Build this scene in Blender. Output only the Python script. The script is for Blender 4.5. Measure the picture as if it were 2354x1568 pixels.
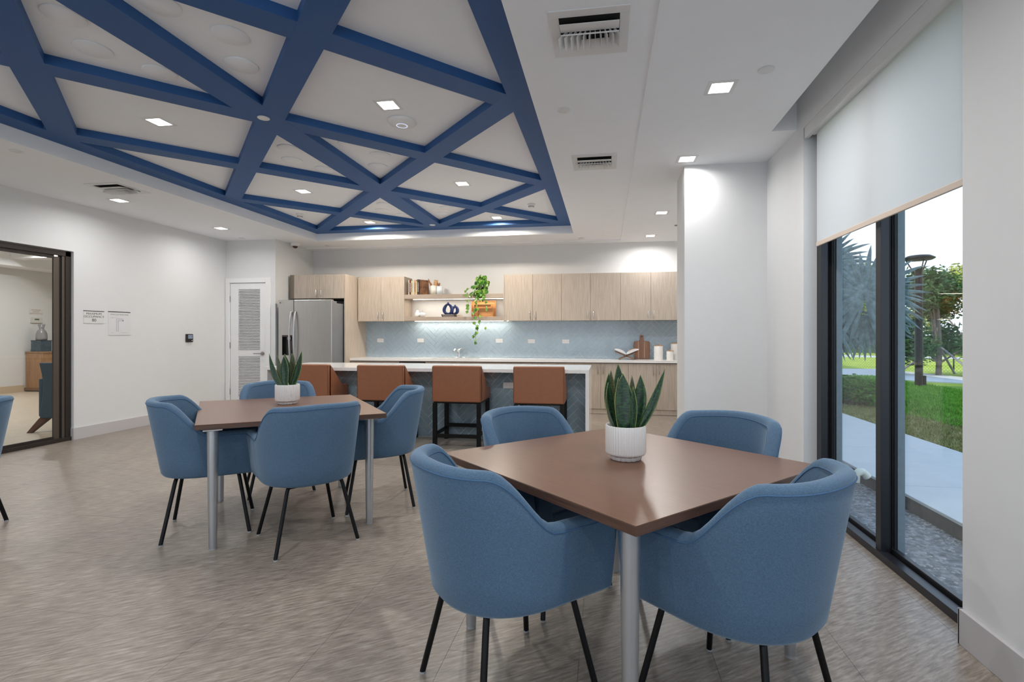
import bpy, bmesh, math, random
from mathutils import Vector, Matrix
random.seed(7)
S = bpy.context.scene
COL = S.collection
PI = math.pi
for o in list(bpy.data.objects):
    bpy.data.objects.remove(o)

# ------------------------------------------------------------------ camera
cam_d = bpy.data.cameras.new('camera')
cam = bpy.data.objects.new('camera', cam_d)
COL.objects.link(cam)
cam.location = (0, 0, 1.27)
cam.rotation_euler = (PI/2, 0, 0.1498)
cam_d.sensor_width = 36
cam_d.lens = 1131.7*36/2354
cam_d.shift_x = (1177-1219.8)/2354
cam_d.shift_y = -(784-769.4)/2354
cam_d.clip_start = 0.05
cam_d.clip_end = 400
S.camera = cam

# ------------------------------------------------------------------ render / exposure
S.view_settings.view_transform = 'Standard'
S.view_settings.look = 'None'
S.view_settings.gamma = 1
S.view_settings.use_curve_mapping = False
S.view_settings.exposure = 0.33
S.cycles.use_denoising = True
S.cycles.max_bounces = 10
S.cycles.diffuse_bounces = 6
S.cycles.glossy_bounces = 4
S.cycles.transparent_max_bounces = 12
S.cycles.sample_clamp_indirect = 4
S.cycles.caustics_reflective = False
S.cycles.caustics_refractive = False

# ------------------------------------------------------------------ sky and sun
world = bpy.data.worlds.new('sky')
S.world = world
world.use_nodes = True
wn = world.node_tree
wn.nodes.clear()
w_out = wn.nodes.new('ShaderNodeOutputWorld')
w_bg = wn.nodes.new('ShaderNodeBackground')
w_tc = wn.nodes.new('ShaderNodeTexCoord')
w_sep = wn.nodes.new('ShaderNodeSeparateXYZ')
w_ramp = wn.nodes.new('ShaderNodeValToRGB')
wn.links.new(w_tc.outputs['Generated'], w_sep.inputs[0])
wn.links.new(w_sep.outputs['Z'], w_ramp.inputs[0])
w_ramp.color_ramp.elements[0].position = 0.0
w_ramp.color_ramp.elements[0].color = (0.78, 0.86, 0.97, 1)
w_ramp.color_ramp.elements[1].position = 0.9
w_ramp.color_ramp.elements[1].color = (0.38, 0.56, 0.90, 1)
w_e = w_ramp.color_ramp.elements.new(0.25)
w_e.color = (0.68, 0.82, 0.99, 1)
wn.links.new(w_ramp.outputs[0], w_bg.inputs[0])
w_bg.inputs[1].default_value = 1.5
wn.links.new(w_bg.outputs[0], w_out.inputs[0])

sun_d = bpy.data.lights.new('sun', 'SUN')
sun_d.energy = 3.2
sun_d.angle = 0.01
sun_d.color = (1.0, 0.93, 0.80)
sun = bpy.data.objects.new('sun', sun_d)
COL.objects.link(sun)
sun.rotation_euler = Vector((0.78, 0.25, -0.60)).to_track_quat('-Z', 'Y').to_euler()

LAMP_W = 13.0          # watts of every square downlight
LAMP_COL = (1.0, 0.985, 0.965)
LAMP_WARM = (1.0, 0.90, 0.76)

# ------------------------------------------------------------------ helpers
class MB:
    def __init__(self):
        self.v = []; self.f = []; self.flat = set(); self.uv = None
    def add(self, vs, fs, flat=False):
        n = len(self.v)
        self.v += [tuple(p) for p in vs]
        for f in fs:
            if flat: self.flat.add(len(self.f))
            self.f.append(tuple(i+n for i in f))
        return self
    def box(self, x0, x1, y0, y1, z0, z1):
        vs = [(x, y, z) for z in (z0, z1) for y in (y0, y1) for x in (x0, x1)]
        return self.add(vs, [(0,2,3,1),(4,5,7,6),(0,1,5,4),(2,6,7,3),(0,4,6,2),(1,3,7,5)], True)
    def obox(self, c, ax, ay, az, flat=True):
        """box centred at c with half-axis vectors"""
        c, ax, ay, az = Vector(c), Vector(ax), Vector(ay), Vector(az)
        vs = [c+ax*i+ay*j+az*k for k in (-1,1) for j in (-1,1) for i in (-1,1)]
        return self.add(vs, [(0,2,3,1),(4,5,7,6),(0,1,5,4),(2,6,7,3),(0,4,6,2),(1,3,7,5)], flat)
    def prism(self, poly, z0, z1, flat=True):
        n = len(poly)
        vs = [(p[0], p[1], z0) for p in poly]+[(p[0], p[1], z1) for p in poly]
        fs = [tuple(range(n-1,-1,-1)), tuple(range(n, 2*n))]
        fs += [(i, (i+1)%n, n+(i+1)%n, n+i) for i in range(n)]
        return self.add(vs, fs, flat)
    def tube(self, pts, r, seg=10, caps=True):
        pts = [Vector(p) for p in pts]
        n = len(pts)
        rs = r if isinstance(r, (list, tuple)) else [r]*n
        vs = []; fs = []
        up = None
        for i, p in enumerate(pts):
            t = (pts[min(i+1, n-1)]-pts[max(i-1, 0)]).normalized()
            if up is None:
                a = Vector((0,0,1)) if abs(t.z) < .9 else Vector((1,0,0))
                u = t.cross(a).normalized()
            else:
                u = (up-t*up.dot(t)).normalized()
            up = u
            w = t.cross(u)
            for k in range(seg):
                an = 2*PI*k/seg
                vs.append(p+(u*math.cos(an)+w*math.sin(an))*rs[i])
        for i in range(n-1):
            for k in range(seg):
                a = i*seg+k; b = i*seg+(k+1)%seg
                fs.append((a, b, b+seg, a+seg))
        self.add(vs, fs)
        if caps:
            m = len(vs)
            self.add(vs[:seg], [tuple(range(seg-1,-1,-1))], True)
            self.add(vs[m-seg:], [tuple(range(seg))], True)
        return self
    def lathe(self, prof, seg=32, c=(0,0,0), squash=1.0, rf=None):
        vs = []; fs = []
        n = len(prof)
        for k in range(seg):
            an = 2*PI*k/seg
            for i, (r, z) in enumerate(prof):
                rr = r*(rf(an, z) if rf else 1)
                vs.append((c[0]+rr*math.cos(an), c[1]+rr*math.sin(an)*squash, c[2]+z))
        for k in range(seg):
            for i in range(n-1):
                a = k*n+i; b = ((k+1)%seg)*n+i
                fs.append((a, b, b+1, a+1))
        return self.add(vs, fs)
    def build(self, name, m, parent=None, smooth=False, bevel=0, bseg=2, kind=None, fixn=True):
        me = bpy.data.meshes.new(name)
        me.from_pydata(self.v, [], self.f)
        if fixn:
            bm = bmesh.new(); bm.from_mesh(me)
            bmesh.ops.recalc_face_normals(bm, faces=bm.faces)
            bm.to_mesh(me); bm.free()
        if m: me.materials.append(m)
        if smooth:
            for i, p in enumerate(me.polygons):
                p.use_smooth = i not in self.flat
        o = link(name, me, parent)
        if bevel:
            b = o.modifiers.new('bevel', 'BEVEL'); b.width = bevel; b.segments = bseg
            b.limit_method = 'ANGLE'; b.angle_limit = 0.6
        if kind: o['kind'] = kind
        return o

def link(name, data, parent=None):
    o = bpy.data.objects.new(name, data)
    COL.objects.link(o)
    if parent: o.parent = parent
    return o
def tag(o, label, cat, group=None, kind=None):
    if label: o['label'] = label
    if cat: o['category'] = cat
    if group: o['group'] = group
    if kind: o['kind'] = kind
    return o
def thing(name, label, cat, loc=(0,0,0), rz=0, group=None):
    o = link(name, None)
    o.empty_display_size = 0.1
    o.location = loc; o.rotation_euler = (0, 0, rz)
    return tag(o, label, cat, group)
def struct(name):
    o = link(name, None); o.empty_display_size = 0.1; o['kind'] = 'structure'
    return o
def copy_tree(o, parent=None):
    c = o.copy(); COL.objects.link(c)
    if parent: c.parent = parent
    for ch in list(o.children): copy_tree(ch, c)
    return c
def text_part(name, s, size, m, parent, loc, rot, extrude=0.0004, align='CENTER', sx=1.0):
    cu = bpy.data.curves.new(name, 'FONT')
    cu.body = s; cu.size = size; cu.extrude = extrude; cu.align_x = align; cu.align_y = 'CENTER'
    tmp = bpy.data.objects.new('tmp', cu); COL.objects.link(tmp)
    dg = bpy.context.evaluated_depsgraph_get()
    me = bpy.data.meshes.new_from_object(tmp.evaluated_get(dg))
    bpy.data.objects.remove(tmp); bpy.data.curves.remove(cu)
    me.name = name
    me.materials.clear(); me.materials.append(m)
    o = link(name, me, parent)
    o.location = loc; o.rotation_euler = rot; o.scale = (sx, 1, 1)
    return o

# ------------------------------------------------------------------ materials
def new_mat(name):
    m = bpy.data.materials.new(name); m.use_nodes = True
    nt = m.node_tree
    return m, nt, nt.nodes['Principled BSDF']
def mat(name, col, rough=0.6, metal=0.0, spec=0.5, noise=0.0, nscale=8, bump=0.0, bscale=60, sheen=0.0, emit=None, es=1.0):
    m, nt, b = new_mat(name)
    b.inputs['Base Color'].default_value = (*col, 1)
    b.inputs['Roughness'].default_value = rough
    b.inputs['Metallic'].default_value = metal
    b.inputs['Specular IOR Level'].default_value = spec
    if sheen:
        b.inputs['Sheen Weight'].default_value = sheen
    if emit:
        b.inputs['Emission Color'].default_value = (*emit, 1)
        b.inputs['Emission Strength'].default_value = es
    tc = nt.nodes.new('ShaderNodeTexCoord')
    n1 = nt.nodes.new('ShaderNodeTexNoise'); n1.inputs['Scale'].default_value = nscale
    n1.inputs['Detail'].default_value = 4
    nt.links.new(tc.outputs['Object'], n1.inputs['Vector'])
    amt = noise if noise else 0.02
    mx = nt.nodes.new('ShaderNodeMixRGB'); mx.blend_type = 'MIX'
    mx.inputs[1].default_value = (*[c*(1-amt) for c in col], 1)
    mx.inputs[2].default_value = (*[min(1, c*(1+amt)) for c in col], 1)
    nt.links.new(n1.outputs[0], mx.inputs[0])
    nt.links.new(mx.outputs[0], b.inputs['Base Color'])
    if bump:
        n2 = nt.nodes.new('ShaderNodeTexNoise'); n2.inputs['Scale'].default_value = bscale
        bp = nt.nodes.new('ShaderNodeBump'); bp.inputs['Strength'].default_value = bump
        bp.inputs['Distance'].default_value = 0.004
        nt.links.new(tc.outputs['Object'], n2.inputs['Vector'])
        nt.links.new(n2.outputs[0], bp.inputs['Height'])
        nt.links.new(bp.outputs[0], b.inputs['Normal'])
    return m
def grain(name, c1, c2, rough, scale=(1,1,1), nscale=3.0, rot=0.0, world=False, detail=6, c3=None, bump=0.0, lo=0.3, hi=0.7, blotch=0.0, spec=0.5, coat=0.0):
    """streaky colour: noise sampled in stretched coordinates"""
    m, nt, b = new_mat(name)
    L = nt.links
    if world:
        g = nt.nodes.new('ShaderNodeNewGeometry'); src = g.outputs['Position']
    else:
        t = nt.nodes.new('ShaderNodeTexCoord'); src = t.outputs['Object']
    r = nt.nodes.new('ShaderNodeMapping'); r.inputs['Rotation'].default_value = (0, 0, rot)
    mp = nt.nodes.new('ShaderNodeMapping'); mp.inputs['Scale'].default_value = scale
    n = nt.nodes.new('ShaderNodeTexNoise'); n.inputs['Scale'].default_value = nscale
    n.inputs['Detail'].default_value = detail; n.inputs['Roughness'].default_value = 0.65
    cr = nt.nodes.new('ShaderNodeValToRGB')
    cr.color_ramp.elements[0].position = lo; cr.color_ramp.elements[0].color = (*c1, 1)
    cr.color_ramp.elements[1].position = hi; cr.color_ramp.elements[1].color = (*c2, 1)
    if c3:
        e = cr.color_ramp.elements.new((lo+hi)/2); e.color = (*c3, 1)
    L.new(src, r.inputs[0]); L.new(r.outputs[0], mp.inputs[0]); L.new(mp.outputs[0], n.inputs['Vector'])
    L.new(n.outputs[0], cr.inputs[0])
    out = cr.outputs[0]
    if blotch:
        n3 = nt.nodes.new('ShaderNodeTexNoise'); n3.inputs['Scale'].default_value = 2.2; n3.inputs['Detail'].default_value = 3
        L.new(src, n3.inputs['Vector'])
        mr = nt.nodes.new('ShaderNodeMapRange'); mr.inputs['To Min'].default_value = 1-blotch; mr.inputs['To Max'].default_value = 1+blotch
        L.new(n3.outputs[0], mr.inputs[0])
        mu = nt.nodes.new('ShaderNodeMixRGB'); mu.blend_type = 'MULTIPLY'; mu.inputs[0].default_value = 1
        L.new(out, mu.inputs[1]); L.new(mr.outputs[0], mu.inputs[2]); out = mu.outputs[0]
    L.new(out, b.inputs['Base Color'])
    b.inputs['Roughness'].default_value = rough
    b.inputs['Specular IOR Level'].default_value = spec
    b.inputs['Coat Weight'].default_value = coat
    if bump:
        bp = nt.nodes.new('ShaderNodeBump'); bp.inputs['Strength'].default_value = bump; bp.inputs['Distance'].default_value = 0.002
        L.new(n.outputs[0], bp.inputs['Height']); L.new(bp.outputs[0], b.inputs['Normal'])
    return m
def fabric(name, col, k=0.28):
    m, nt, b = new_mat(name); L = nt.links
    t = nt.nodes.new('ShaderNodeTexCoord')
    hs = []
    for sc in ((900, 900, 160), (160, 160, 900)):
        mp = nt.nodes.new('ShaderNodeMapping'); mp.inputs['Scale'].default_value = sc
        n = nt.nodes.new('ShaderNodeTexNoise'); n.inputs['Scale'].default_value = 1.0; n.inputs['Detail'].default_value = 2
        L.new(t.outputs['Object'], mp.inputs[0]); L.new(mp.outputs[0], n.inputs['Vector']); hs.append(n.outputs[0])
    ad = nt.nodes.new('ShaderNodeMath'); ad.operation = 'ADD'; L.new(hs[0], ad.inputs[0]); L.new(hs[1], ad.inputs[1])
    mr = nt.nodes.new('ShaderNodeMapRange'); mr.inputs['From Min'].default_value = 0.7; mr.inputs['From Max'].default_value = 1.3
    L.new(ad.outputs[0], mr.inputs[0])
    mx = nt.nodes.new('ShaderNodeMixRGB')
    mx.inputs[1].default_value = (*[c*(1-k) for c in col], 1); mx.inputs[2].default_value = (*[min(1, c*(1+k)) for c in col], 1)
    L.new(mr.outputs[0], mx.inputs[0]); L.new(mx.outputs[0], b.inputs['Base Color'])
    b.inputs['Roughness'].default_value = 0.95
    b.inputs['Sheen Weight'].default_value = 0.35
    b.inputs['Sheen Roughness'].default_value = 0.4
    b.inputs['Sheen Tint'].default_value = (0.7, 0.85, 1, 1)
    b.inputs['Specular IOR Level'].default_value = 0.2
    bp = nt.nodes.new('ShaderNodeBump'); bp.inputs['Strength'].default_value = 0.25; bp.inputs['Distance'].default_value = 0.001
    L.new(ad.outputs[0], bp.inputs['Height']); L.new(bp.outputs[0], b.inputs['Normal'])
    return m
def glass_mat(name, tint=(0.97,0.985,0.98), refl=0.10):
    m = bpy.data.materials.new(name); m.use_nodes = True
    nt = m.node_tree; nt.nodes.clear()
    o = nt.nodes.new('ShaderNodeOutputMaterial')
    tr = nt.nodes.new('ShaderNodeBsdfTransparent'); tr.inputs[0].default_value = (*tint, 1)
    gl = nt.nodes.new('ShaderNodeBsdfGlossy'); gl.inputs['Roughness'].default_value = 0.01
    lw = nt.nodes.new('ShaderNodeLayerWeight'); lw.inputs['Blend'].default_value = 0.5
    pw = nt.nodes.new('ShaderNodeMath'); pw.operation = 'POWER'; pw.inputs[1].default_value = 4.5
    nt.links.new(lw.outputs['Facing'], pw.inputs[0])
    fr = nt.nodes.new('ShaderNodeMath'); fr.operation = 'MULTIPLY_ADD'; fr.inputs[1].default_value = 0.85; fr.inputs[2].default_value = 0.025
    nt.links.new(pw.outputs[0], fr.inputs[0])
    mx = nt.nodes.new('ShaderNodeMixShader')
    nt.links.new(fr.outputs[0], mx.inputs[0]); nt.links.new(tr.outputs[0], mx.inputs[1]); nt.links.new(gl.outputs[0], mx.inputs[2])
    nt.links.new(mx.outputs[0], o.inputs[0])
    return m
def emis(name, col, s):
    m = bpy.data.materials.new(name); m.use_nodes = True
    nt = m.node_tree; nt.nodes.clear()
    o = nt.nodes.new('ShaderNodeOutputMaterial'); e = nt.nodes.new('ShaderNodeEmission')
    e.inputs[0].default_value = (*col, 1); e.inputs[1].default_value = s
    nt.links.new(e.outputs[0], o.inputs[0])
    return m

M = {}
M['wall'] = mat('wall_paint', (0.70, 0.705, 0.71), 0.85, bump=0.02, bscale=400)
M['ceil'] = mat('ceiling_paint', (0.875, 0.895, 0.925), 0.9)
M['base'] = mat('baseboard_vinyl', (0.52, 0.50, 0.51), 0.5)
M['trimwhite'] = mat('white_door_paint', (0.80, 0.80, 0.80), 0.45)
M['blue_beam'] = mat('navy_beam_paint', (0.014, 0.085, 0.262), 0.6, noise=0.04)
M['floor'] = grain('floor_vinyl', (0.135, 0.113, 0.094), (0.40, 0.355, 0.312), 0.34, scale=(3.6, 27, 1), nscale=3.0, rot=-math.radians(33), world=True, c3=(0.255,0.215,0.18), blotch=0.18, spec=0.45, detail=8)
M['floor_joint'] = mat('floor_joint', (0.20, 0.172, 0.148), 0.6)
M['oak_floor'] = grain('pale_oak_floor', (0.50, 0.41, 0.31), (0.66, 0.57, 0.46), 0.35, scale=(3, 20, 1), nscale=2.0, world=True)
M['laminate'] = grain('walnut_laminate', (0.135, 0.064, 0.037), (0.190, 0.094, 0.057), 0.30, scale=(6, 130, 1), nscale=2.0, c3=(0.162,0.079,0.047), spec=0.55)
M['laminate_edge'] = grain('walnut_edge', (0.055, 0.026, 0.017), (0.12, 0.06, 0.038), 0.4, scale=(3, 3, 90), nscale=2.0)
M['alu'] = mat('satin_aluminium', (0.50, 0.51, 0.53), 0.32, metal=0.85)
M['chrome'] = mat('chrome', (0.85, 0.86, 0.88), 0.2, metal=1.0)
M['nickel'] = mat('brushed_nickel', (0.42, 0.40, 0.38), 0.3, metal=1.0)
M['blackmetal'] = mat('black_powder_coat', (0.003, 0.003, 0.004), 0.4, spec=0.25)
M['blackwood'] = mat('black_stained_wood', (0.004, 0.0035, 0.0035), 0.45, spec=0.25)
M['glide'] = mat('grey_plastic_glide', (0.35, 0.35, 0.36), 0.5)
M['fabric'] = fabric('blue_woven_fabric', (0.085, 0.145, 0.224))
M['piping'] = mat('blue_piping', (0.055, 0.13, 0.25), 0.8)
M['leather'] = mat('cognac_leather', (0.27, 0.102, 0.047), 0.42, noise=0.14, nscale=22, bump=0.12, bscale=260)
M['seam'] = mat('leather_seam', (0.16, 0.05, 0.022), 0.6)
M['cab'] = grain('grey_oak_laminate', (0.385, 0.318, 0.258), (0.545, 0.475, 0.405), 0.5, scale=(95, 95, 2.2), nscale=1.6, lo=0.35, hi=0.65)
M['cab_h'] = grain('grey_oak_shelf', (0.33, 0.26, 0.205), (0.46, 0.385, 0.32), 0.5, scale=(2.2, 40, 120), nscale=1.6, lo=0.35, hi=0.65)
M['cab_in'] = mat('cabinet_carcass', (0.10, 0.085, 0.07), 0.7)
M['quartz'] = mat('white_quartz', (0.85, 0.84, 0.83), 0.10, spec=0.6, noise=0.03, nscale=30)
M['grout'] = mat('white_grout', (0.72, 0.72, 0.70), 0.9)
M['tileblue'] = mat('blue_grey_glazed_tile', (0.34, 0.435, 0.515), 0.10, noise=0.10, nscale=3, spec=0.6, bump=0.05, bscale=18)
M['tiledark'] = mat('slate_blue_glazed_tile', (0.20, 0.285, 0.335), 0.12, noise=0.08, nscale=3, spec=0.6, bump=0.05, bscale=18)
M['steel'] = grain('brushed_steel', (0.50, 0.485, 0.465), (0.60, 0.585, 0.565), 0.30, scale=(120, 120, 1.2), nscale=2)
M['steel'].node_tree.nodes['Principled BSDF'].inputs['Metallic'].default_value = 0.9
M['fridge_side'] = mat('grey_painted_steel', (0.21, 0.22, 0.24), 0.45, metal=0.3)
M['blackplastic'] = mat('black_plastic', (0.012, 0.011, 0.011), 0.25)
M['brownplastic'] = mat('dark_brown_plastic', (0.045, 0.03, 0.028), 0.35)
M['bronze'] = mat('dark_bronze_aluminium', (0.038, 0.030, 0.027), 0.35, metal=0.4)
M['bronze_light'] = mat('bronze_aluminium_stile', (0.11, 0.09, 0.075), 0.35, metal=0.5)
M['frame'] = mat('charcoal_aluminium', (0.030, 0.031, 0.037), 0.30, metal=0.5)
M['gasket'] = mat('black_gasket', (0.004, 0.004, 0.005), 0.6)
M['glass'] = glass_mat('window_glass')
M['white'] = mat('white_plastic', (0.78, 0.78, 0.78), 0.4)
M['whitemetal'] = mat('white_enamel', (0.72, 0.72, 0.72), 0.4)
M['darkvoid'] = mat('duct_black', (0.01, 0.01, 0.01), 0.9)
M['ceramic'] = mat('matt_white_ceramic', (0.78, 0.76, 0.74), 0.45)
M['soil'] = mat('potting_soil', (0.03, 0.02, 0.014), 0.95, noise=0.4, nscale=60, bump=0.6, bscale=120)
M['diffuser'] = emis('lit_diffuser', (1.0, 0.97, 0.93), 9.0)
M['diffuser_warm'] = emis('warm_lit_diffuser', (1.0, 0.80, 0.55), 7.0)
M['led'] = emis('led_strip', (1.0, 0.90, 0.74), 7.0)
M['ink'] = mat('dark_grey_ink', (0.06, 0.06, 0.06), 0.6)
M['inkgrey'] = mat('grey_ink', (0.28, 0.28, 0.30), 0.6)
M['redink'] = mat('red_ink', (0.35, 0.08, 0.07), 0.6)
M['acrylic'] = mat('frosted_acrylic', (0.70, 0.71, 0.70), 0.25)
M['paper'] = mat('paper_print', (0.68, 0.67, 0.69), 0.7)
M['screen'] = mat('blue_grey_display', (0.25, 0.30, 0.40), 0.2)

def leafmat(name, base, dark, edge, band=26.0):
    m, nt, b = new_mat(name); L = nt.links
    uv = nt.nodes.new('ShaderNodeUVMap'); sep = nt.nodes.new('ShaderNodeSeparateXYZ')
    L.new(uv.outputs[0], sep.inputs[0])
    mp = nt.nodes.new('ShaderNodeMapping'); mp.inputs['Scale'].default_value = (3, band, 1)
    n = nt.nodes.new('ShaderNodeTexNoise'); n.inputs['Scale'].default_value = 1; n.inputs['Detail'].default_value = 4
    L.new(uv.outputs[0], mp.inputs[0]); L.new(mp.outputs[0], n.inputs['Vector'])
    cr = nt.nodes.new('ShaderNodeValToRGB'); cr.color_ramp.elements[0].position = 0.42; cr.color_ramp.elements[0].color = (*dark, 1)
    cr.color_ramp.elements[1].position = 0.58; cr.color_ramp.elements[1].color = (*base, 1)
    L.new(n.outputs[0], cr.inputs[0])
    a = nt.nodes.new('ShaderNodeMath'); a.operation = 'SUBTRACT'; a.inputs[1].default_value = 0.5; L.new(sep.outputs['X'], a.inputs[0])
    ab = nt.nodes.new('ShaderNodeMath'); ab.operation = 'ABSOLUTE'; L.new(a.outputs[0], ab.inputs[0])
    gt = nt.nodes.new('ShaderNodeMath'); gt.operation = 'GREATER_THAN'; gt.inputs[1].default_value = 0.478; L.new(ab.outputs[0], gt.inputs[0])
    mx = nt.nodes.new('ShaderNodeMixRGB'); mx.inputs[2].default_value = (*edge, 1)
    L.new(gt.outputs[0], mx.inputs[0]); L.new(cr.outputs[0], mx.inputs[1]); L.new(mx.outputs[0], b.inputs['Base Color'])
    b.inputs['Roughness'].default_value = 0.32
    return m
M['snake'] = leafmat('snake_leaf', (0.022, 0.075, 0.022), (0.006, 0.022, 0.012), (0.20, 0.26, 0.05))
M['snake_olive'] = leafmat('snake_leaf_underside', (0.10, 0.11, 0.05), (0.05, 0.06, 0.03), (0.20, 0.22, 0.08))

# ================================================================== SETTING
WY = 8.52           # kitchen back wall
CZ, CZ2 = 2.855, 2.84
# ---- floor: joint bed plus individual vinyl tiles
fl = struct('floor')
MB().box(-6.45, 1.66, -3.1, WY+0.1, -0.20, -0.0025).build('floor_bed', M['floor_joint'], fl)
TX, TY, G = 0.5225, 1.045, 0.0006
def tile_obj(x0, x1, y0, y1):
    return MB().box(x0, x1, y0, y1, -0.0025, 0).build('floor_tile', M['floor'], fl)
std = None
ci = 0
x = 1.4675
while x > -6.45:
    x0 = x-TX
    y = 2.435 - 6*TY + (0.5*TY if ci % 2 else 0)
    while y < WY+0.05:
        a, b_, c_, d_ = max(x0, -6.42)+G, x-G, max(y, -3.05)+G, min(y+TY, WY+0.05)-G
        full = abs((b_-a)-(TX-2*G)) < 1e-6 and abs((d_-c_)-(TY-2*G)) < 1e-6
        if d_ > c_+0.02 and b_ > a+0.02:
            if full:
                if std is None:
                    std = MB().box(0, TX-2*G, 0, TY-2*G, -0.0025, 0).build('floor_tile', M['floor'], fl)
                    std.location = (a, c_, 0)
                else:
                    o = link('floor_tile', std.data, fl); o.location = (a, c_, 0)
            else:
                tile_obj(a, b_, c_, d_)
        y += TY
    x = x0; ci += 1
y = 2.435-6*TY
while y < WY:
    tile_obj(1.4675+G, 1.60, max(y, -3.05)+G, min(y+TY, WY+.05)-G); y += TY

# ---- walls
wl = struct('wall_left')
m = MB().box(-6.45, -6.33, 5.045, 7.45+.12, -0.1, 3.2).box(-6.45, -6.33, 2.2, 5.045, 2.27, 3.2).box(-6.45, -6.33, -3.1, 2.2, -0.1, 3.2)
m.build('wall_surface', M['wall'], wl)
bb = MB().box(-6.33, -6.318, 5.045, 7.45, 0, 0.144).box(-6.45, -6.318, 5.033, 5.045, 0, 0.144).box(-6.33, -6.318, -3.0, 2.2, 0, 0.144).build('baseboard_left', M['base'], None, bevel=0.002); bb['kind'] = 'structure'
wp = struct('wall_pantry')
MB().box(-6.33, -6.252, 7.45, 7.57, -0.1, 3.2).box(-5.578, -5.41, 7.45, 7.57, -0.1, 3.2).box(-6.252, -5.578, 7.45, 7.57, 2.14, 3.2).build('wall_surface', M['wall'], wp)
wr = struct('wall_fridge_return')
MB().box(-5.53, -5.41, 7.57, WY, -0.1, 3.2).build('wall_surface', M['wall'], wr)
wb = struct('wall_kitchen')
MB().box(-5.53, 1.66, WY, WY+0.15, -0.1, 3.2).build('wall_surface', M['wall'], wb)
wR = struct('wall_right')
m = MB().box(1.455, 1.70, 3.91, WY, -0.1, 3.2).box(1.455, 1.70, 0.75, 2.268, -0.1, 3.2).box(1.455, 1.70, -3.1, -2.6, -0.1, 3.2).box(1.455, 1.70, -2.6, 0.75, 2.80, 3.2).box(1.455, 1.70, 2.268, 3.91, 2.80, 3.2)
m.build('wall_surface', M['wall'], wR)
bb = MB().box(1.437, 1.455, 0.75, 2.268, 0, 0.146).box(1.437, 1.50, 2.258, 2.27, 0, 0.146).build('baseboard_right', M['base'], None, bevel=0.002); bb['kind'] = 'structure'
bb = MB().box(1.441, 1.455, 3.91, 4.735, 0, 0.144).build('baseboard_far_right', M['base'], None, bevel=0.002); bb['kind'] = 'structure'
wc = struct('wall_column')
MB().box(0.731, 1.455, 4.735, 5.21, -0.1, CZ2+0.05).build('wall_surface', M['wall'], wc)
bb = MB().box(0.717, 1.455, 4.721, 4.735, 0, 0.144).box(0.717, 0.731, 4.721, 5.224, 0, 0.144).build('baseboard_column', M['base'], None, bevel=0.002); bb['kind'] = 'structure'
wbk = struct('wall_back')
m = MB().box(-6.45, -5.4, -3.25, -3.1, -0.1, 3.2).box(0.9, 1.66, -3.25, -3.1, -0.1, 3.2).box(-5.4, 0.9, -3.25, -3.1, 2.78, 3.2).box(-5.4, 0.9, -3.25, -3.1, -0.1, 0.05)
m.build('wall_surface', M['wall'], wbk)
w2 = struct('added_window_2')  # unseen back window, added and sized to let in more sky light
m = MB()
for xx in (-5.4, -3.85, -2.28, -0.72, 0.84): m.box(xx, xx+0.06, -3.22, -3.14, 0.05, 2.78)
m.box(-5.4, 0.9, -3.22, -3.14, 0.05, 0.11).box(-5.4, 0.9, -3.22, -3.14, 2.72, 2.78)
m.build('window_frame', M['frame'], w2)
MB().box(-5.4, 0.9, -3.185, -3.175, 0.11, 2.72).build('pane', M['glass'], w2)

w3 = struct('added_window_3')  # unseen window, added to bring daylight from the right
m = MB()
for yy in (-2.6, -1.5, -0.40, 0.69): m.box(1.545, 1.63, yy, yy+0.06, 0, 2.8)
m.box(1.53, 1.63, -2.6, 0.75, 0, 0.05).box(1.53, 1.63, -2.6, 0.75, 2.74, 2.8)
m.build('window_frame', M['frame'], w3)
MB().box(1.615, 1.621, -2.6, 0.75, 0.05, 2.74).build('pane', M['glass'], w3)

# ---- ceiling
ce = struct('ceiling')
TX0, TX1, TY0, TY1 = -4.825, -0.486, -0.60, 7.712
TZ = 2.978; PZ = 3.043
m = MB().box(-6.45, TX0, -3.1, 8.303, CZ, 3.2).box(TX1, 0.258, -3.1, 8.303, CZ, 3.2)
m.box(TX0, TX1, TY1, 8.303, CZ, 3.2).box(TX0, TX1, -3.1, TY0, CZ, 3.2)
m.build('soffit', M['ceil'], ce)
MB().box(TX0, TX1, TY0, TY1, PZ, 3.2).build('tray_panel', M['ceil'], ce)
m = MB().box(0.258, 1.272, -3.1, 8.303, CZ2, 3.2).box(-5.53, 1.66, 8.303, WY, CZ2, 3.2)
m.box(1.272, 1.66, 4.036, 8.303, CZ2, 3.2).box(1.272, 1.66, -3.1, 1.2, CZ2, 3.2).box(1.272, 1.66, 1.2, 4.036, 3.12, 3.2)
m.build('side_ceiling', M['ceil'], ce)

# ---- blue lattice
la = thing('ceiling_lattice', 'navy blue triangular grid of ceiling beams set in the white tray', 'ceiling beams', (0, 0, TZ))
BW = 0.208; lv = [0]
def clip_poly(poly, a, b, c):
    """keep a*x+b*y<=c"""
    out = []
    for i in range(len(poly)):
        p, q = poly[i], poly[(i+1) % len(poly)]
        dp, dq = a*p[0]+b*p[1]-c, a*q[0]+b*q[1]-c
        if dp <= 0: out.append(p)
        if dp*dq < 0:
            t = dp/(dp-dq); out.append((p[0]+t*(q[0]-p[0]), p[1]+t*(q[1]-p[1])))
    return out
def beam(poly, label=None):
    e = 0.09
    for a, b, c in ((-1,0,-(TX0+e)), (1,0,TX1-e), (0,-1,-(TY0+e)), (0,1,TY1-e)):
        poly = clip_poly(poly, a, b, c)
        if len(poly) < 3: return
    lv[0] += 1
    z0 = 0.0004+0.0001*lv[0]
    o = MB().prism(poly, z0, PZ-TZ).build('beam', M['blue_beam'], la)
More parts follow.
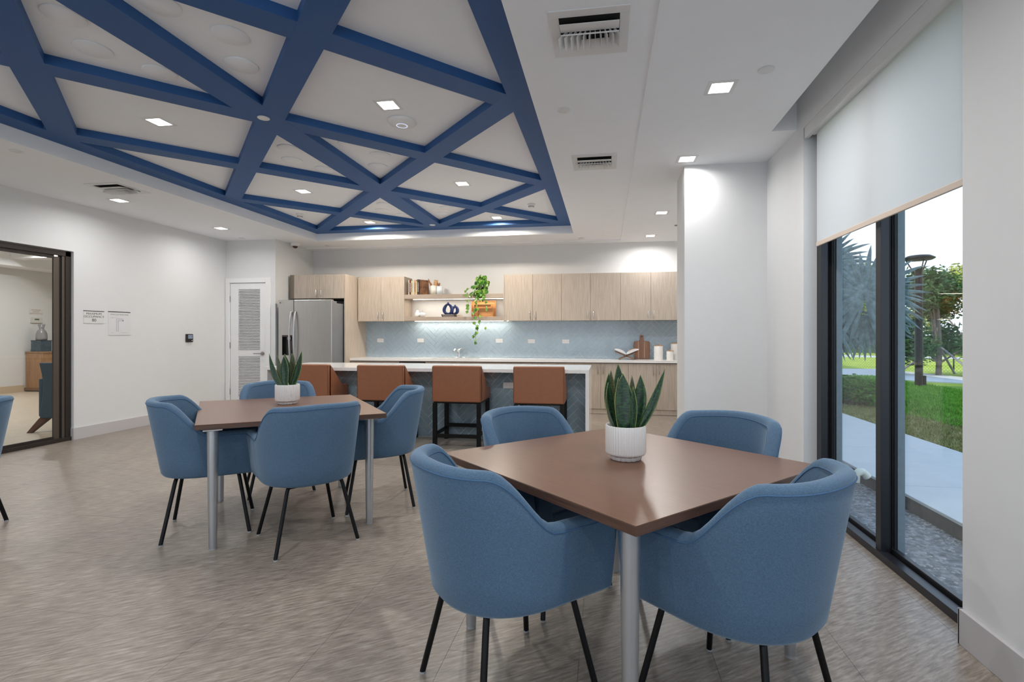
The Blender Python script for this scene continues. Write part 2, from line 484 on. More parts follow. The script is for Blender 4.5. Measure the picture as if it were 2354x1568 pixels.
def border(poly):
    MB().prism(poly, 0, PZ-TZ).build('border_beam', M['blue_beam'], la)
border([(TX0,TY0),(TX0+BW,TY0+BW),(TX0+BW,TY1-BW),(TX0,TY1)])
border([(TX1,TY0),(TX1,TY1),(TX1-BW,TY1-BW),(TX1-BW,TY0+BW)])
border([(TX0,TY1),(TX0+BW,TY1-BW),(TX1-BW,TY1-BW),(TX1,TY1)])
border([(TX0,TY0),(TX1,TY0),(TX1-BW,TY0+BW),(TX0+BW,TY0+BW)])
beam([(-2.775,-1),(-2.525,-1),(-2.525,9),(-2.775,9)])
for c0, c1 in ((-1.147,-0.884),(0.806,1.066),(2.753,3.021),(4.775,5.045),(-3.10,-2.84)):
    beam([(-8, c0+8), (-8, c1+8), (4, c1-4), (4, c0-4)])
for c0, c1 in ((2.15,2.42),(4.13,4.398),(6.105,6.368),(8.06,8.335),(10.08,10.335),(0.18,0.44)):
    beam([(-8, c0-8), (4, c0+4), (4, c1+4), (-8, c1-8)])

# ================================================================== CEILING FITTINGS
def square_light(x, y, z, label, warm=False, power=LAMP_W, grp=None, flip=1):
    t = thing('downlight', label, 'ceiling light', (x, y, z), 0, grp)
    h = 0.088; hi = 0.064
    m = MB()
    m.box(-h, h, -h, -hi, -0.003, 0.0).box(-h, h, hi, h, -0.003, 0.0).box(-h, -hi, -hi, hi, -0.003, 0.0).box(hi, h, -hi, hi, -0.003, 0.0)
    m.build('trim_ring', M['whitemetal'], t)
    MB().box(-hi, hi, -hi, hi, -0.0015, 0.0).build('diffuser', M['diffuser_warm'] if warm else M['diffuser'], t)
    ld = bpy.data.lights.new('downlight_lamp', 'AREA'); ld.shape = 'SQUARE'; ld.size = 0.12
    ld.energy = power; ld.color = LAMP_WARM if warm else LAMP_COL; ld.spread = math.radians(165)
    lo = link('downlight_lamp', ld, t); lo.location = (0, 0, -0.006)
    return t
GL = 'square downlights between the blue beams'
square_light(-1.654, 3.595, PZ, 'square downlight beside the round white access point', grp=GL)
square_light(-3.674, 3.595, PZ, 'lit square downlight in the large white panel nearest the left blue border', grp=GL)
square_light(-1.656, 5.595, PZ, 'lit square downlight in the diamond panel second back on the right half of the tray', grp=GL)
square_light(-3.690, 5.602, PZ, 'lit square downlight in the second panel back on the left half of the tray', grp=GL)
square_light(-3.668, 7.30, PZ, 'warm square downlight at the back edge of the tray, left of its centre beam', True, 26.0, GL)
square_light(-1.620, 7.30, PZ, 'warm square downlight at the back edge of the tray, right of its centre beam', True, 26.0, GL)
GR = 'square downlights in the right side ceiling'
square_light(0.727, 3.274, CZ2, 'square downlight nearest the roller shade in the right side ceiling', grp=GR)
square_light(0.725, 4.56, CZ2, 'square downlight just in front of the white column', power=5.5, grp=GR)
square_light(0.722, 6.517, CZ2, 'square downlight second from the kitchen wall in the right side ceiling', grp=GR)
square_light(0.715, 8.009, CZ2, 'square downlight closest to the kitchen wall above the right cabinets', power=12, grp=GR)
GLL = 'square downlights along the left wall'
square_light(-5.674, 5.026, CZ, 'square downlight beside the left ceiling vent', power=6.5, grp=GLL)
square_light(-5.66, 6.568, CZ, 'square downlight near the louvered door corner', power=6.5, grp=GLL)
GB = 'added square downlights over the unseen near half of the room'  # out-of-view downlights, added to brighten the room
for (xx, yy, zz, wh) in ((-1.654,1.2,PZ,'in the near part of the tray, right half'),(-3.674,1.2,PZ,'in the near part of the tray, left half'),(0.727,0.9,CZ2,'in the side ceiling right above the camera'),(0.727,-1.4,CZ2,'in the side ceiling behind the camera'),(-5.67,1.6,CZ,'in the left soffit beside the hidden half of the tray'),(-5.67,3.4,CZ,'in the left soffit over the glass door'),(-1.654,-1.6,CZ,'by the back windows, right one'),(-3.674,-1.6,CZ,'by the back windows, middle one'),(-5.67,-1.2,CZ,'by the back windows, left one')):
    square_light(xx, yy, zz, 'added square downlight '+wh, power=6.5 if xx < -5 else LAMP_W, grp=GB)

def round_cap(x, y, z, r, name, label, cat, grp=None, m=None, t=0.006):
    o = MB().lathe([(0.0005, 0), (r, 0), (r, -t*0.6), (r-0.004, -t), (0.0005, -t)], 28).build(name, m or M['whitemetal'], None, smooth=True)
    o.location = (x, y, z)
    return tag(o, label, cat, grp)
tag_caps = [(-2.659,3.521,TZ,0.045,'round sprinkler cover on the beam crossing nearest the camera'),
            (-2.654,7.344,TZ,0.045,'small round sprinkler cover on the back crossing of the blue beams'),
            (-0.287,3.47,CZ,0.044,'round sprinkler cover between the two right ceiling vents'),
            (0.944,3.09,CZ2,0.046,'round sprinkler cover beside the downlight nearest the shade'),
            (-5.022,3.537,CZ,0.046,'round sprinkler cover at the far left below the tray edge'),
            (-5.881,7.269,CZ,0.044,'round sprinkler cover above the louvered door'),
            (-4.884,8.12,CZ,0.044,'round sprinkler cover above the fridge cabinet'),
            (-0.381,8.10,CZ,0.044,'round sprinkler cover above the right upper cabinets'),
            (1.015,7.301,CZ2,0.03,'small dark ceiling cap half hidden by the column')]
for i, (x_, y_, z_, r_, lb) in enumerate(tag_caps):
    round_cap(x_, y_, z_, r_, 'sprinkler_cover', lb, 'sprinkler cover', m=M['brownplastic'] if i == 8 else (M['white'] if i < 2 else None))
# round light-hole covers around the beam crossings
n = 0
rowname = ('first', 'second', 'third')
for j, cy in enumerate((2.615, 4.58, 6.62)):
    for (dx, dy, w) in ((-.31,-.30,'front left'),(-.48,0,'middle left'),(-.31,.30,'rear left'),(.30,-.30,'front right'),(.47,0,'middle right'),(.30,.30,'rear right')):
        round_cap(-2.66+dx, cy+dy, PZ, 0.10, 'ceiling_disc', 'white disc at %s of the %s beam crossing from the camera' % (w, rowname[j]), 'ceiling disc', 'round white discs on the tray panels', M['ceil'], 0.009)
# access point
ap = thing('access_point', 'round white wireless access point with a small lit ring on a ceiling panel', 'access point', (-1.668, 3.886, PZ))
MB().lathe([(0.0005,0),(0.118,0),(0.118,-0.008),(0.105,-0.022),(0.07,-0.034),(0.03,-0.038),(0.0005,-0.038)], 40).build('housing', M['white'], ap, smooth=True)
o = MB().lathe([(0.040,-0.0368),(0.046,-0.0362),(0.046,-0.0385),(0.040,-0.0391),(0.040,-0.0368)], 32).build('light_ring', emis('pale_blue_ring', (0.7,0.75,1), 0.8), ap)
def detector(x, y, label):
    t = thing('smoke_detector', label, 'smoke detector', (x, y, PZ))
    MB().lathe([(0.0005,0),(0.052,0),(0.052,-0.014),(0.044,-0.022),(0.0005,-0.022)], 28).build('base', M['white'], t, smooth=True)
    MB().lathe([(0.034,-0.022),(0.036,-0.034),(0.036,-0.044),(0.026,-0.054),(0.0005,-0.056)], 28).build('sensor_head', M['white'], t, smooth=True)
    m = MB()
    for k in range(12):
        a = 2*PI*k/12
        m.obox((0.0362*math.cos(a), 0.0362*math.sin(a), -0.040), (0.002*math.cos(a), 0.002*math.sin(a), 0), (-0.006*math.sin(a), 0.006*math.cos(a), 0), (0,0,0.004))
    m.build('grille_slots', M['darkvoid'], t)
detector(-0.99, 6.606, 'white smoke detector on the panel near the back right corner of the tray')
detector(-4.434, 6.646, 'white smoke detector on the panel near the left blue border')
# dome camera
t = thing('dome_camera', 'white dome security camera with smoked brown dome near the louvered door', 'security camera', (-5.29, 7.80, CZ))
MB().lathe([(0.0005,0),(0.074,0),(0.074,-0.02),(0.066,-0.05),(0.045,-0.058),(0.0005,-0.058)], 32).build('housing', M['white'], t, smooth=True)
MB().lathe([(0.046,-0.05)]+[(0.046*math.cos(a*PI/16), -0.05-0.046*math.sin(a*PI/16)) for a in range(1,8)]+[(0.0005,-0.096)], 28).build('dome', mat('smoked_dome', (0.06,0.03,0.02), 0.12), t, smooth=True)
# vents
def vent(x, y, label, four=False):
    t = thing('ceiling_vent', label, 'ceiling vent', (x, y, CZ), 0, 'square white ceiling vents')
    h, hx, hy = 0.200, 0.152, 0.130
    y0, y1 = -0.148, 0.125
    m = MB().box(-h, h, -h, y0, -0.006, 0).box(-h, h, y1, h, -0.006, 0).box(-h, -hx, y0, y1, -0.006, 0).box(hx, h, y0, y1, -0.006, 0)
    m.build('frame', M['whitemetal'], t, bevel=0.001)
    MB().box(-hx, hx, y0, y1, -0.0012, -0.0004).build('duct_opening', M['darkvoid'], t)
    MB().obox((0, -0.078, -0.016), (hx-0.002,0,0), (0,0.045,0.008), (0,-0.0003,0.0012)).build('deflector', M['whitemetal'], t)
    MB().obox((0, -0.036, -0.026), (hx-0.002,0,0), (0,0.004,0.001), (0,0,0.003)).build('cross_bar', M['whitemetal'], t)
    MB().obox((0, 0.085, -0.010), (hx-0.002,0,0), (0,0.038,-0.004), (0,0,0.0012)).build('lower_deflector', M['whitemetal'], t)
    nb = 11
    for k in range(nb):
        xx = -hx+0.012+(2*hx-0.024)*k/(nb-1)
        tilt = 0.020*(1-2*k/(nb-1))+0.004
        MB().obox((xx, 0.025, -0.022), (0.0010,0,0), (0,0.060,0), (tilt,0,0.019)).build('blade', M['whitemetal'], t)
vent(-0.078, 2.60, 'larger looking ceiling vent nearest the camera in the right soffit')
vent(-0.094, 4.556, 'farther ceiling vent in the right soffit, beyond the round cover')
vent(-5.215, 4.61, 'ceiling vent in the left soffit above the wall signs')

# ================================================================== WINDOW (right)
wi = struct('window_1')
YA, YB = 2.27, 3.905
def frame_part(name, *b, m='frame', bv=0.0015):
    mm = MB()
    for q in b: mm.box(*q)
    return mm.build(name, M[m], wi, bevel=bv)
frame_part('sill_rail', (1.53,1.585,YA-0.25,YB,0.0,0.042))
frame_part('sill_back', (1.60,1.63,YA-0.25,YB,0.0,0.062))
frame_part('sill_groove', (1.585,1.60,YA-0.25,YB,0.0,0.02), m='gasket')
frame_part('jamb_front', (1.545,1.59,3.828,YB,0.042,2.8))
frame_part('jamb_groove', (1.59,1.605,3.84,YB,0.042,2.8), m='gasket')
frame_part('jamb_back', (1.605,1.63,3.80,YB,0.06,2.8))
frame_part('mullion_front', (1.545,1.59,3.053,3.107,0.0,2.8))
frame_part('mullion_groove', (1.59,1.605,3.062,3.10,0.0,2.8), m='gasket')
frame_part('mullion_back', (1.605,1.63,3.053,3.107,0.0,2.8))
frame_part('near_jamb', (1.545,1.665,YA-0.25,YA-0.2,0.0,2.8))
frame_part('head', (1.545,1.665,YA,YB,2.72,2.8))
frame_part('gasket_strip', (1.612,1.622,3.045,3.053,0.06,2.75), (1.612,1.622,3.107,3.115,0.06,2.75), (1.612,1.622,3.792,3.80,0.06,2.75), m='gasket', bv=0)
MB().box(1.614, 1.620, YA-0.2, 3.053, 0.06, 2.75).build('pane', M['glass'], wi)
MB().box(1.614, 1.620, 3.107, 3.80, 0.06, 2.75).build('pane', M['glass'], wi)
MB().box(1.631, 1.668, 3.79, 3.93, -0.1, 3.0).box(1.631,1.668,3.05,3.11,-0.05,3.0).build('outside_reveal', mat('grey_stucco_reveal', (0.22,0.27,0.30), 0.8, noise=0.15, nscale=40), wi)
# wall continues behind near jamb on the right: jamb return hides the frame end
# roller shade
sh = thing('roller_shade', 'white roller shade with box fascia pulled halfway down the tall window', 'roller shade', (1.49, 3.0, 2.7))
def rel(o, base):
    for v in o.data.vertices: v.co -= Vector(base)
    return o
B0 = (1.49, 3.0, 2.7)
rel(MB().box(1.457, 1.463, YA+0.01, 3.893, 2.722, 2.799).box(1.457, 1.485, YA+0.01, 3.893, 2.716, 2.722).build('fascia', M['whitemetal'], sh, bevel=0.001), B0)
rel(MB().tube([(1.505, YA+0.02, 2.745), (1.505, 3.84, 2.745)], 0.026, 20).build('roller', M['white'], sh, smooth=True), B0)
ms, nt, b = new_mat('shade_fabric')
tr = nt.nodes.new('ShaderNodeBsdfTranslucent'); tr.inputs[0].default_value = (0.86, 0.88, 0.90, 1)
df = nt.nodes.new('ShaderNodeBsdfDiffuse'); df.inputs[0].default_value = (0.80, 0.80, 0.80, 1)
mx = nt.nodes.new('ShaderNodeMixShader'); mx.inputs[0].default_value = 0.5
nt.links.new(df.outputs[0], mx.inputs[1]); nt.links.new(tr.outputs[0], mx.inputs[2]); nt.links.new(mx.outputs[0], nt.nodes['Material Output'].inputs[0])
rel(MB().box(1.500, 1.5008, YA+0.03, 3.79, 1.93, 2.74).build('shade_fabric', ms, sh), B0)
rel(MB().box(1.494, 1.507, YA+0.03, 3.79, 1.900, 1.932).build('hem_bar', mat('beige_hem', (0.60,0.50,0.42), 0.5), sh, bevel=0.003), B0)

# ================================================================== GLASS DOOR LEFT
d1 = struct('door_1')
def dpart(name, m, *b, bv=0.001):
    mm = MB()
    for q in b: mm.box(*q)
    return mm.build(name, M[m], d1, bevel=bv)
dpart('door_frame', 'bronze', (-6.40,-6.36,4.978,5.036,0,2.262), (-6.40,-6.36,2.25,5.036,2.205,2.262), (-6.42,-6.345,2.25,5.036,0.0,0.045))
dpart('stop_strip', 'bronze_light', (-6.40,-6.37,4.946,4.978,0.045,2.205))
dpart('groove', 'gasket', (-6.40,-6.385,4.92,4.948,0.045,2.205))
dpart('panel_stile', 'bronze_light', (-6.40,-6.38,4.862,4.922,0.045,2.19))
dpart('panel_rail', 'bronze', (-6.40,-6.38,2.3,4.87,2.165,2.205), (-6.40,-6.38,2.3,4.87,0.045,0.075))
MB().box(-6.394, -6.388, 2.3, 4.87, 0.07, 2.17).build('pane', M['glass'], d1)

# ================================================================== PANTRY DOOR
d2 = struct('door_2')
X0, X1 = -6.248, -5.582
MB().box(-6.322, X0, 7.432, 7.452, 0, 2.215).box(X1, -5.492, 7.432, 7.452, 0, 2.215).box(X0, X1, 7.432, 7.452, 2.14, 2.215).build('door_casing', M['trimwhite'], d2, bevel=0.003)
LX0, LX1 = -6.095, -5.695
m = MB().box(X0+0.004, LX0, 7.453, 7.490, 0.01, 2.134).box(LX1, X1-0.004, 7.453, 7.490, 0.01, 2.134)
m.box(LX0, LX1, 7.453, 7.490, 2.03, 2.134).box(LX0, LX1, 7.453, 7.490, 0.905, 1.005).box(LX0, LX1, 7.453, 7.490, 0.01, 0.22)
m.build('door_slab', M['trimwhite'], d2, bevel=0.002)
MB().box(LX0, LX1, 7.484, 7.49, 0.22, 2.03).build('louver_shade_sheet', mat('louver_shadow', (0.35,0.35,0.35), 0.9), d2)  # grey sheet coloured as the shade behind the slats
sl = None
for (z0, z1) in ((1.005, 2.03), (0.22, 0.905)):
    k = int(round((z1-z0)/0.0262))
    for i in range(k):
        z = z0+(i+0.5)*(z1-z0)/k
        if sl is None:
            sl = MB().obox((0,0,0), ((LX1-LX0)/2,0,0), (0,0.0155,0.0085), (0,-0.0013,0.0024)).build('louver_slat', M['trimwhite'], d2)
            o = sl
        else:
            o = link('louver_slat', sl.data, d2)
        o.location = ((LX0+LX1)/2, 7.468, z)
for z in (1.87, 1.09, 0.31):
    MB().box(X0-0.012, X0+0.004, 7.440, 7.452, z-0.05, z+0.05).build('hinge', M['nickel'], d2)
h = link('door_handle', None, d2)
MB().tube([(-5.645,7.452,0.955),(-5.645,7.440,0.955)], 0.032, 24).build('rose', M['nickel'], h, smooth=True)
MB().tube([(-5.645,7.44,0.955),(-5.645,7.40,0.955),(-5.66,7.395,0.955),(-5.775,7.398,0.955)], [0.011,0.010,0.009,0.007], 12).build('lever', M['nickel'], h, smooth=True)

# ================================================================== WALL SIGNS
RZL = (PI/2, 0, PI/2)   # text facing +X
s = thing('occupancy_sign', 'frosted wall sign reading maximum occupancy 80', 'sign', (-6.33, 5.279, 1.49))
MB().box(0, 0.006, -0.125, 0.125, -0.078, 0.070).build('plate', M['acrylic'], s)
MB().box(0, 0.008, -0.125, 0.125, 0.070, 0.079).build('top_strip', M['ink'], s)
for tx, z, sz in (('MAXIMUM', 0.040, 0.036), ('OCCUPANCY', 0.004, 0.036), ('80', -0.040, 0.054)):
    text_part('lettering', tx, sz, M['ink'], s, (0.0065, 0, z), RZL, sx=1.12 if sz < .05 else 1.0)
s = thing('evacuation_sign', 'square wall sign reading evacuation map with a faint plan', 'sign', (-6.33, 5.607, 1.42))
MB().box(0, 0.006, -0.148, 0.148, -0.155, 0.142).build('plate', M['acrylic'], s)
MB().box(0, 0.008, -0.148, 0.148, 0.142, 0.153).build('top_strip', M['ink'], s)
MB().box(0.006, 0.0066, -0.125, 0.125, -0.140, 0.085).build('map_sheet', M['paper'], s)
text_part('lettering', 'EVACUATION MAP', 0.028, M['inkgrey'], s, (0.0065, 0, 0.112), RZL, sx=1.02)
m = MB()
for (a, b_, c_, d_) in ((-0.045,-0.040,-0.11,0.06),(-0.02,-0.015,-0.11,0.04),(-0.045,0.05,0.055,0.060),(-0.02,0.05,0.030,0.035)):
    m.box(0.0066, 0.0070, a, b_, c_, d_)
for k in range(9): m.box(0.0066, 0.0070, -0.04, -0.018, -0.10+0.016*k, -0.0985+0.016*k)
for k in range(5): m.box(0.0066, 0.0070, -0.01+0.013*k, -0.0085+0.013*k, 0.035, 0.055)
m.box(0.0066,0.0070,0.035,0.055,0.025,0.045).box(0.0066,0.0070,-0.12,-0.03,0.072,0.075).box(0.0066,0.0070,-0.12,-0.08,0.064,0.067).box(0.0066,0.0070,0.02,0.12,-0.128,-0.125).box(0.0066,0.0070,-0.115,-0.08,-0.128,-0.125)
m.build('plan_drawing', mat('faint_plan_ink', (0.40,0.40,0.43), 0.7), s)
t = thing('thermostat', 'small black wall thermostat with blue-grey display', 'thermostat', (-6.33, 6.702, 1.218))
MB().box(0, 0.022, -0.062, 0.062, -0.062, 0.062).build('housing', M['blackplastic'], t, bevel=0.006)
MB().box(0.022, 0.0228, -0.034, 0.048, -0.010, 0.048).build('display', M['screen'], t)
MB().box(0.022, 0.0228, 0.032, 0.044, -0.044, -0.032).build('button', M['white'], t)
m = MB(); m.box(0.0228,0.0231,-0.024,-0.012,0.012,0.026).box(0.0228,0.0231,0.026,0.038,0.012,0.026); m.build('digits', M['ink'], t)

# ================================================================== KITCHEN
def handle(parent, x, yf, z0, z1, m='chrome', name='handle'):
    y = yf-0.032
    return MB().tube([(x,yf,z0+0.012),(x,y+0.006,z0+0.012),(x,y,z0+0.018),(x,y,z1-0.018),(x,y+0.006,z1-0.012),(x,yf,z1-0.012)], 0.0055, 8).build(name, M[m], parent, smooth=True)
def door_panel(parent, x0, x1, yf, z0, z1, m='cab', hx=None, hz=None, hm='chrome', name='door'):
    d = MB().box(x0+0.0018, x1-0.0018, yf, yf+0.019, z0+0.0015, z1-0.0015).build(name, M[m], parent, bevel=0.0008, bseg=1)
    if hx is not None: handle(d, hx, yf, hz[0], hz[1], hm)
    return d
YU = 8.17
def upper(x0, x1, label, split, name='upper_cabinet', z0=1.505, z1=2.285, side=False):
    t = thing(name, label, 'cabinet', (0,0,0), 0, 'grey oak upper cabinets')
    MB().box(x0+0.0005, x1-0.0005, YU+0.021, WY, z0+0.004, z1).build('carcass', M['cab'], t)
    door_panel(t, x0, split, YU, z0, z1, hx=split-0.045, hz=(z0+0.035, z0+0.165))
    door_panel(t, split, x1, YU, z0, z1, hx=split+0.045, hz=(z0+0.035, z0+0.165))
    return t
upper(-4.327, -3.462, 'two-door grey oak upper cabinet between fridge panel and open shelves', -3.895)
MB_x = [-1.680, -1.199, -0.716, -0.234, 0.250, 0.735, 1.20]
upper(-1.680, -0.716, 'two-door upper cabinet just right of the hanging plant', -1.199)
upper(-0.716, 0.250, 'middle two-door upper cabinet of the right row', -0.234)
upper(0.250, 1.220, 'two-door upper cabinet against the column at the right end', 0.735)
o = MB().box(-1.700, -1.681, YU, WY, 1.50, 2.285).build('end_panel', M['cab']); tag(o, 'thin oak end panel between open shelves and right upper cabinets', 'panel')
# fridge cabinet + tall panel
t = thing('fridge_cabinet', 'two-door grey oak cabinet over the fridge', 'cabinet')
MB().box(-5.366, -4.368, 7.795, WY, 1.888, 2.297).build('carcass', M['cab'], t)
MB().box(-5.366, -5.293, 7.774, 7.795, 1.888, 2.297).build('filler', mat('dark_oak_filler', (0.20,0.165,0.13), 0.5), t)
door_panel(t, -5.293, -4.823, 7.774, 1.888, 2.297, hx=-4.868, hz=(1.915,2.05))
door_panel(t, -4.823, -4.368, 7.774, 1.888, 2.297, hx=-4.778, hz=(1.915,2.05))
o = MB().box(-4.367, -4.347, 7.774, WY, 0, 2.297).build('fridge_side_panel', M['cab'], None, bevel=0.001); tag(o, 'tall pale oak panel standing right of the fridge', 'panel')
# fridge
f = thing('refrigerator', 'stainless side-by-side refrigerator with ice and water dispenser', 'refrigerator')
FX0, FXM, FX1, FY = -5.334, -5.058, -4.389, 7.42
MB().box(FX0+0.005, FX1-0.005, 7.50, 8.35, 0.03, 1.79).build('body', M['fridge_side'], f, bevel=0.004)
MB().box(FX0+0.03, FX1-0.03, 7.49, 7.60, 0.0, 0.07).build('toe_grille', M['blackplastic'], f)
MB().box(FX1-0.10, FX1-0.02, 7.46, 7.62, 1.79, 1.825).build('hinge_cover', M['fridge_side'], f, bevel=0.006)
DX0, DX1, DZ0, DZ1 = -5.268, -5.045-0.025, 0.930, 1.262
m = MB().box(FX0, DX0, FY, 7.485, 0.06, 1.842).box(DX1, FXM-0.004, FY, 7.485, 0.06, 1.842).box(DX0, DX1, FY, 7.485, DZ1, 1.842).box(DX0, DX1, FY, 7.485, 0.06, DZ0)
ld_ = m.build('freezer_door', M['steel'], f)
rd_ = MB().box(FXM+0.004, FX1, FY, 7.485, 0.06, 1.842).build('fridge_door', M['steel'], f, bevel=0.006)
MB().box(FX1-0.006, FX1+0.0005, FY+0.016, 7.488, 0.06, 1.83).build('door_edge', M['fridge_side'], f)
dsp = link('dispenser', None, f)
MB().box(DX0, DX1, FY+0.055, FY+0.062, DZ0, DZ1).build('recess_back', M['blackplastic'], dsp)
MB().box(DX0, DX1, FY-0.002, FY+0.055, DZ1-0.028, DZ1).build('control_panel', M['brownplastic'], dsp)
MB().box(DX0, DX1, FY, FY+0.055, DZ0, DZ0+0.012).box(DX0,DX0+0.004,FY,FY+0.055,DZ0,DZ1).box(DX1-0.004,DX1,FY,FY+0.055,DZ0,DZ1).build('tray', M['blackplastic'], dsp)
MB().box(DX0+0.085, DX0+0.145, FY+0.012, FY+0.05, DZ1-0.075, DZ1-0.028).build('spout', M['nickel'], dsp, bevel=0.004)
MB().box(DX0+0.085, DX1-0.02, FY+0.038, FY+0.054, DZ0+0.07, DZ1-0.09).build('paddle', M['brownplastic'], dsp, bevel=0.006)
for sx_, par in ((-1, ld_), (1, rd_)):
    xx = FXM+sx_*0.038
    pts = []
    for i in range(17):
        u = i/16; z = 0.80+u*0.85
        pts.append((xx-sx_*0.010*0+sx_*0.012*math.sin(PI*u)*0, FY-0.012-0.055*math.sin(PI*u)**0.6, z))
    MB().tube(pts, [0.013]+[0.0155]*15+[0.013], 12).build('handle', M['alu'], par, smooth=True)
o = MB().tube([(-5.30,FY,1.795),(-5.30,FY-0.0008,1.795)], 0.011, 20).build('badge_disc', M['ink'], f)
text_part('badge_lettering', 'LG', 0.024, M['inkgrey'], f, (-5.268, FY-0.0006, 1.795), (PI/2,0,0))

# open shelves
sx0, sx1 = -3.461, -1.701
o = MB().box(sx0, sx1, YU+0.0, WY, 1.895, 1.968).build('open_shelf', M['cab_h'], None, bevel=0.001); tag(o, 'upper thick oak shelf carrying books, crocks and the trailing plant', 'shelf')
o = MB().box(sx0, sx1, YU+0.0, WY, 1.512, 1.578).build('open_shelf', M['cab_h'], None, bevel=0.001); tag(o, 'lower thick oak shelf carrying the blue vase and white fruit ornaments', 'shelf')
def led(y, z, x0, x1, label, pw):
    t = thing('led_strip', label, 'led strip', ((x0+x1)/2, y, z))
    L_ = (x1-x0)/2
    MB().box(-L_, L_, -0.006, 0.006, -0.006, 0.0).build('lens', M['led'], t)
    ldd = bpy.data.lights.new('led_lamp', 'AREA'); ldd.shape = 'RECTANGLE'; ldd.size = 2*L_; ldd.size_y = 0.015
    ldd.energy = pw; ldd.color = (1.0, 0.91, 0.76)
    lo = link('led_lamp', ldd, t); lo.location = (0, 0, -0.008)
led(8.32, 1.895, sx0+0.10, sx1-0.01, 'glowing led strip under the upper open shelf', 3.5)
led(8.40, 1.512, sx0+0.10, sx1+0.05, 'glowing led strip under the lower open shelf lighting the tiles', 5)

# backsplash and island tiles
def herring(parent, x0, x1, z0, z1, yp, L_, W_, ox, oz, m, gap=0.0044, t=0.004):
    c = math.sqrt(.5)
    q = gap/2
    rects = {'a': [(q,q),(L_-q,q),(L_-q,W_-q),(q,W_-q)], 'b': [(L_+q, W_-L_+q),(L_+W_-q, W_-L_+q),(L_+W_-q, W_-q),(L_+q, W_-q)]}
    def rot(p): return ((p[0]-p[1])*c, (p[0]+p[1])*c)
    full = {}
    N = int((x1-x0)/(L_*math.sqrt(2)))+4; K = int((z1-z0)/(W_*math.sqrt(2)))+8
    cnt = 0
    for i in range(-N, N+1):
        for k in range(-K, K+1):
            bx, bz = ox+i*L_*math.sqrt(2), oz+k*W_*math.sqrt(2)
            for key, rc in rects.items():
                P = [(bx+rot(p)[0], bz+rot(p)[1]) for p in rc]
                if max(p[0] for p in P) <= x0 or min(p[0] for p in P) >= x1 or max(p[1] for p in P) <= z0 or min(p[1] for p in P) >= z1: continue
                inside = all(x0 <= p[0] <= x1 and z0 <= p[1] <= z1 for p in P)
                if inside:
                    if key in full:
                        o = link('tile', full[key], parent); o.location = (bx, yp, bz)
                    else:
                        R = [rot(p) for p in rc]
                        mb = MB(); nn = 4
                        vs = [(p[0], 0, p[1]) for p in R]+[(p[0], -t, p[1]) for p in R]
                        mb.add(vs, [(0,1,2,3),(7,6,5,4)]+[(a,(a+1)%4,4+(a+1)%4,4+a) for a in range(4)], True)
                        o = mb.build('tile', m, parent); o.location = (bx, yp, bz); full[key] = o.data
                else:
                    for a, b_, cc in ((-1,0,-x0),(1,0,x1),(0,-1,-z0),(0,1,z1)):
                        P = clip_poly(P, a, b_, cc)
                        if len(P) < 3: break
                    if len(P) < 3: continue
                    ar = abs(sum(P[a][0]*P[(a+1)%len(P)][1]-P[(a+1)%len(P)][0]*P[a][1] for a in range(len(P))))/2
                    if ar < 0.0004: continue
                    nn = len(P)
                    vs = [(p[0], yp, p[1]) for p in P]+[(p[0], yp-t, p[1]) for p in P]
                    MB().add(vs, [tuple(range(nn)), tuple(range(2*nn-1, nn-1, -1))]+[(a,(a+1)%nn,nn+(a+1)%nn,nn+a) for a in range(nn)], True).build('tile', m, parent)
                cnt += 1
    return cnt
bs = thing('backsplash', 'blue-grey herringbone tile backsplash behind the kitchen counter', 'backsplash', (0,0,0))
MB().box(-4.347, 1.22, WY-0.008, WY, 0.866, 1.512).build('grout_bed', M['grout'], bs)
herring(bs, -4.345, 1.22, 0.868, 1.510, WY-0.007, 0.2835, 0.0737, -3.80, 1.43, M['tileblue'])

# base cabinets
YB_ = 7.95
bx = [-4.345, -3.82, -3.43, -3.02, -2.21, -1.97, -1.42, -1.00, -0.56, -0.055, 0.368, 0.799, 1.22]
units = [(-4.345,-3.43,'two-door base cabinet at the fridge end of the counter'),(-3.02,-1.97,'two-door sink base cabinet below the faucet'),(-1.97,-1.00,'two-door base cabinet behind the island centre'),(-1.00,-0.055,'two-door base cabinet behind the right end of the island'),(-0.486+0.431-0.0,0.0,None)]
def base_unit(x0, x1, split, label, h=True):
    t = thing('base_cabinet', label, 'cabinet', (0,0,0), 0, 'grey oak base cabinets')
    MB().box(x0+0.0005, x1-0.0005, YB_+0.02, WY, 0.085, 0.822).build('carcass', M['cab_in'], t)
    MB().box(x0+0.0005, x1-0.0005, YB_+0.012, YB_+0.03, 0.004, 0.082).build('kickboard', M['cab'], t)
    door_panel(t, x0, split, YB_, 0.083, 0.812, hx=split-0.043, hz=(0.64,0.775), hm='nickel')
    door_panel(t, split, x1, YB_, 0.083, 0.812, hx=split+0.043, hz=(0.64,0.775), hm='nickel')
base_unit(-4.345, -3.46, -3.90, 'base cabinet at the fridge end of the counter')
base_unit(-3.00, -1.97, -2.48, 'base cabinet under the faucet')
base_unit(-1.97, -1.00, -1.42, 'base cabinet behind the middle of the island')
base_unit(-1.00, -0.49, -0.75, 'narrow base cabinet behind the right part of the island')
base_unit(-0.49, 0.368, -0.066, 'pale oak base cabinet showing right past the island end')
base_unit(0.368, 1.22, 0.799, 'pale oak base cabinet against the column')
t = thing('dishwasher', 'dark-edged built-in dishwasher under the counter behind the island', 'dishwasher')
MB().box(-3.455, -3.005, YB_+0.005, WY-0.02, 0.07, 0.822).build('tub', M['cab_in'], t)
MB().box(-3.445, -3.015, YB_-0.005, YB_+0.02, 0.09, 0.795).build('door', M['steel'], t, bevel=0.003)
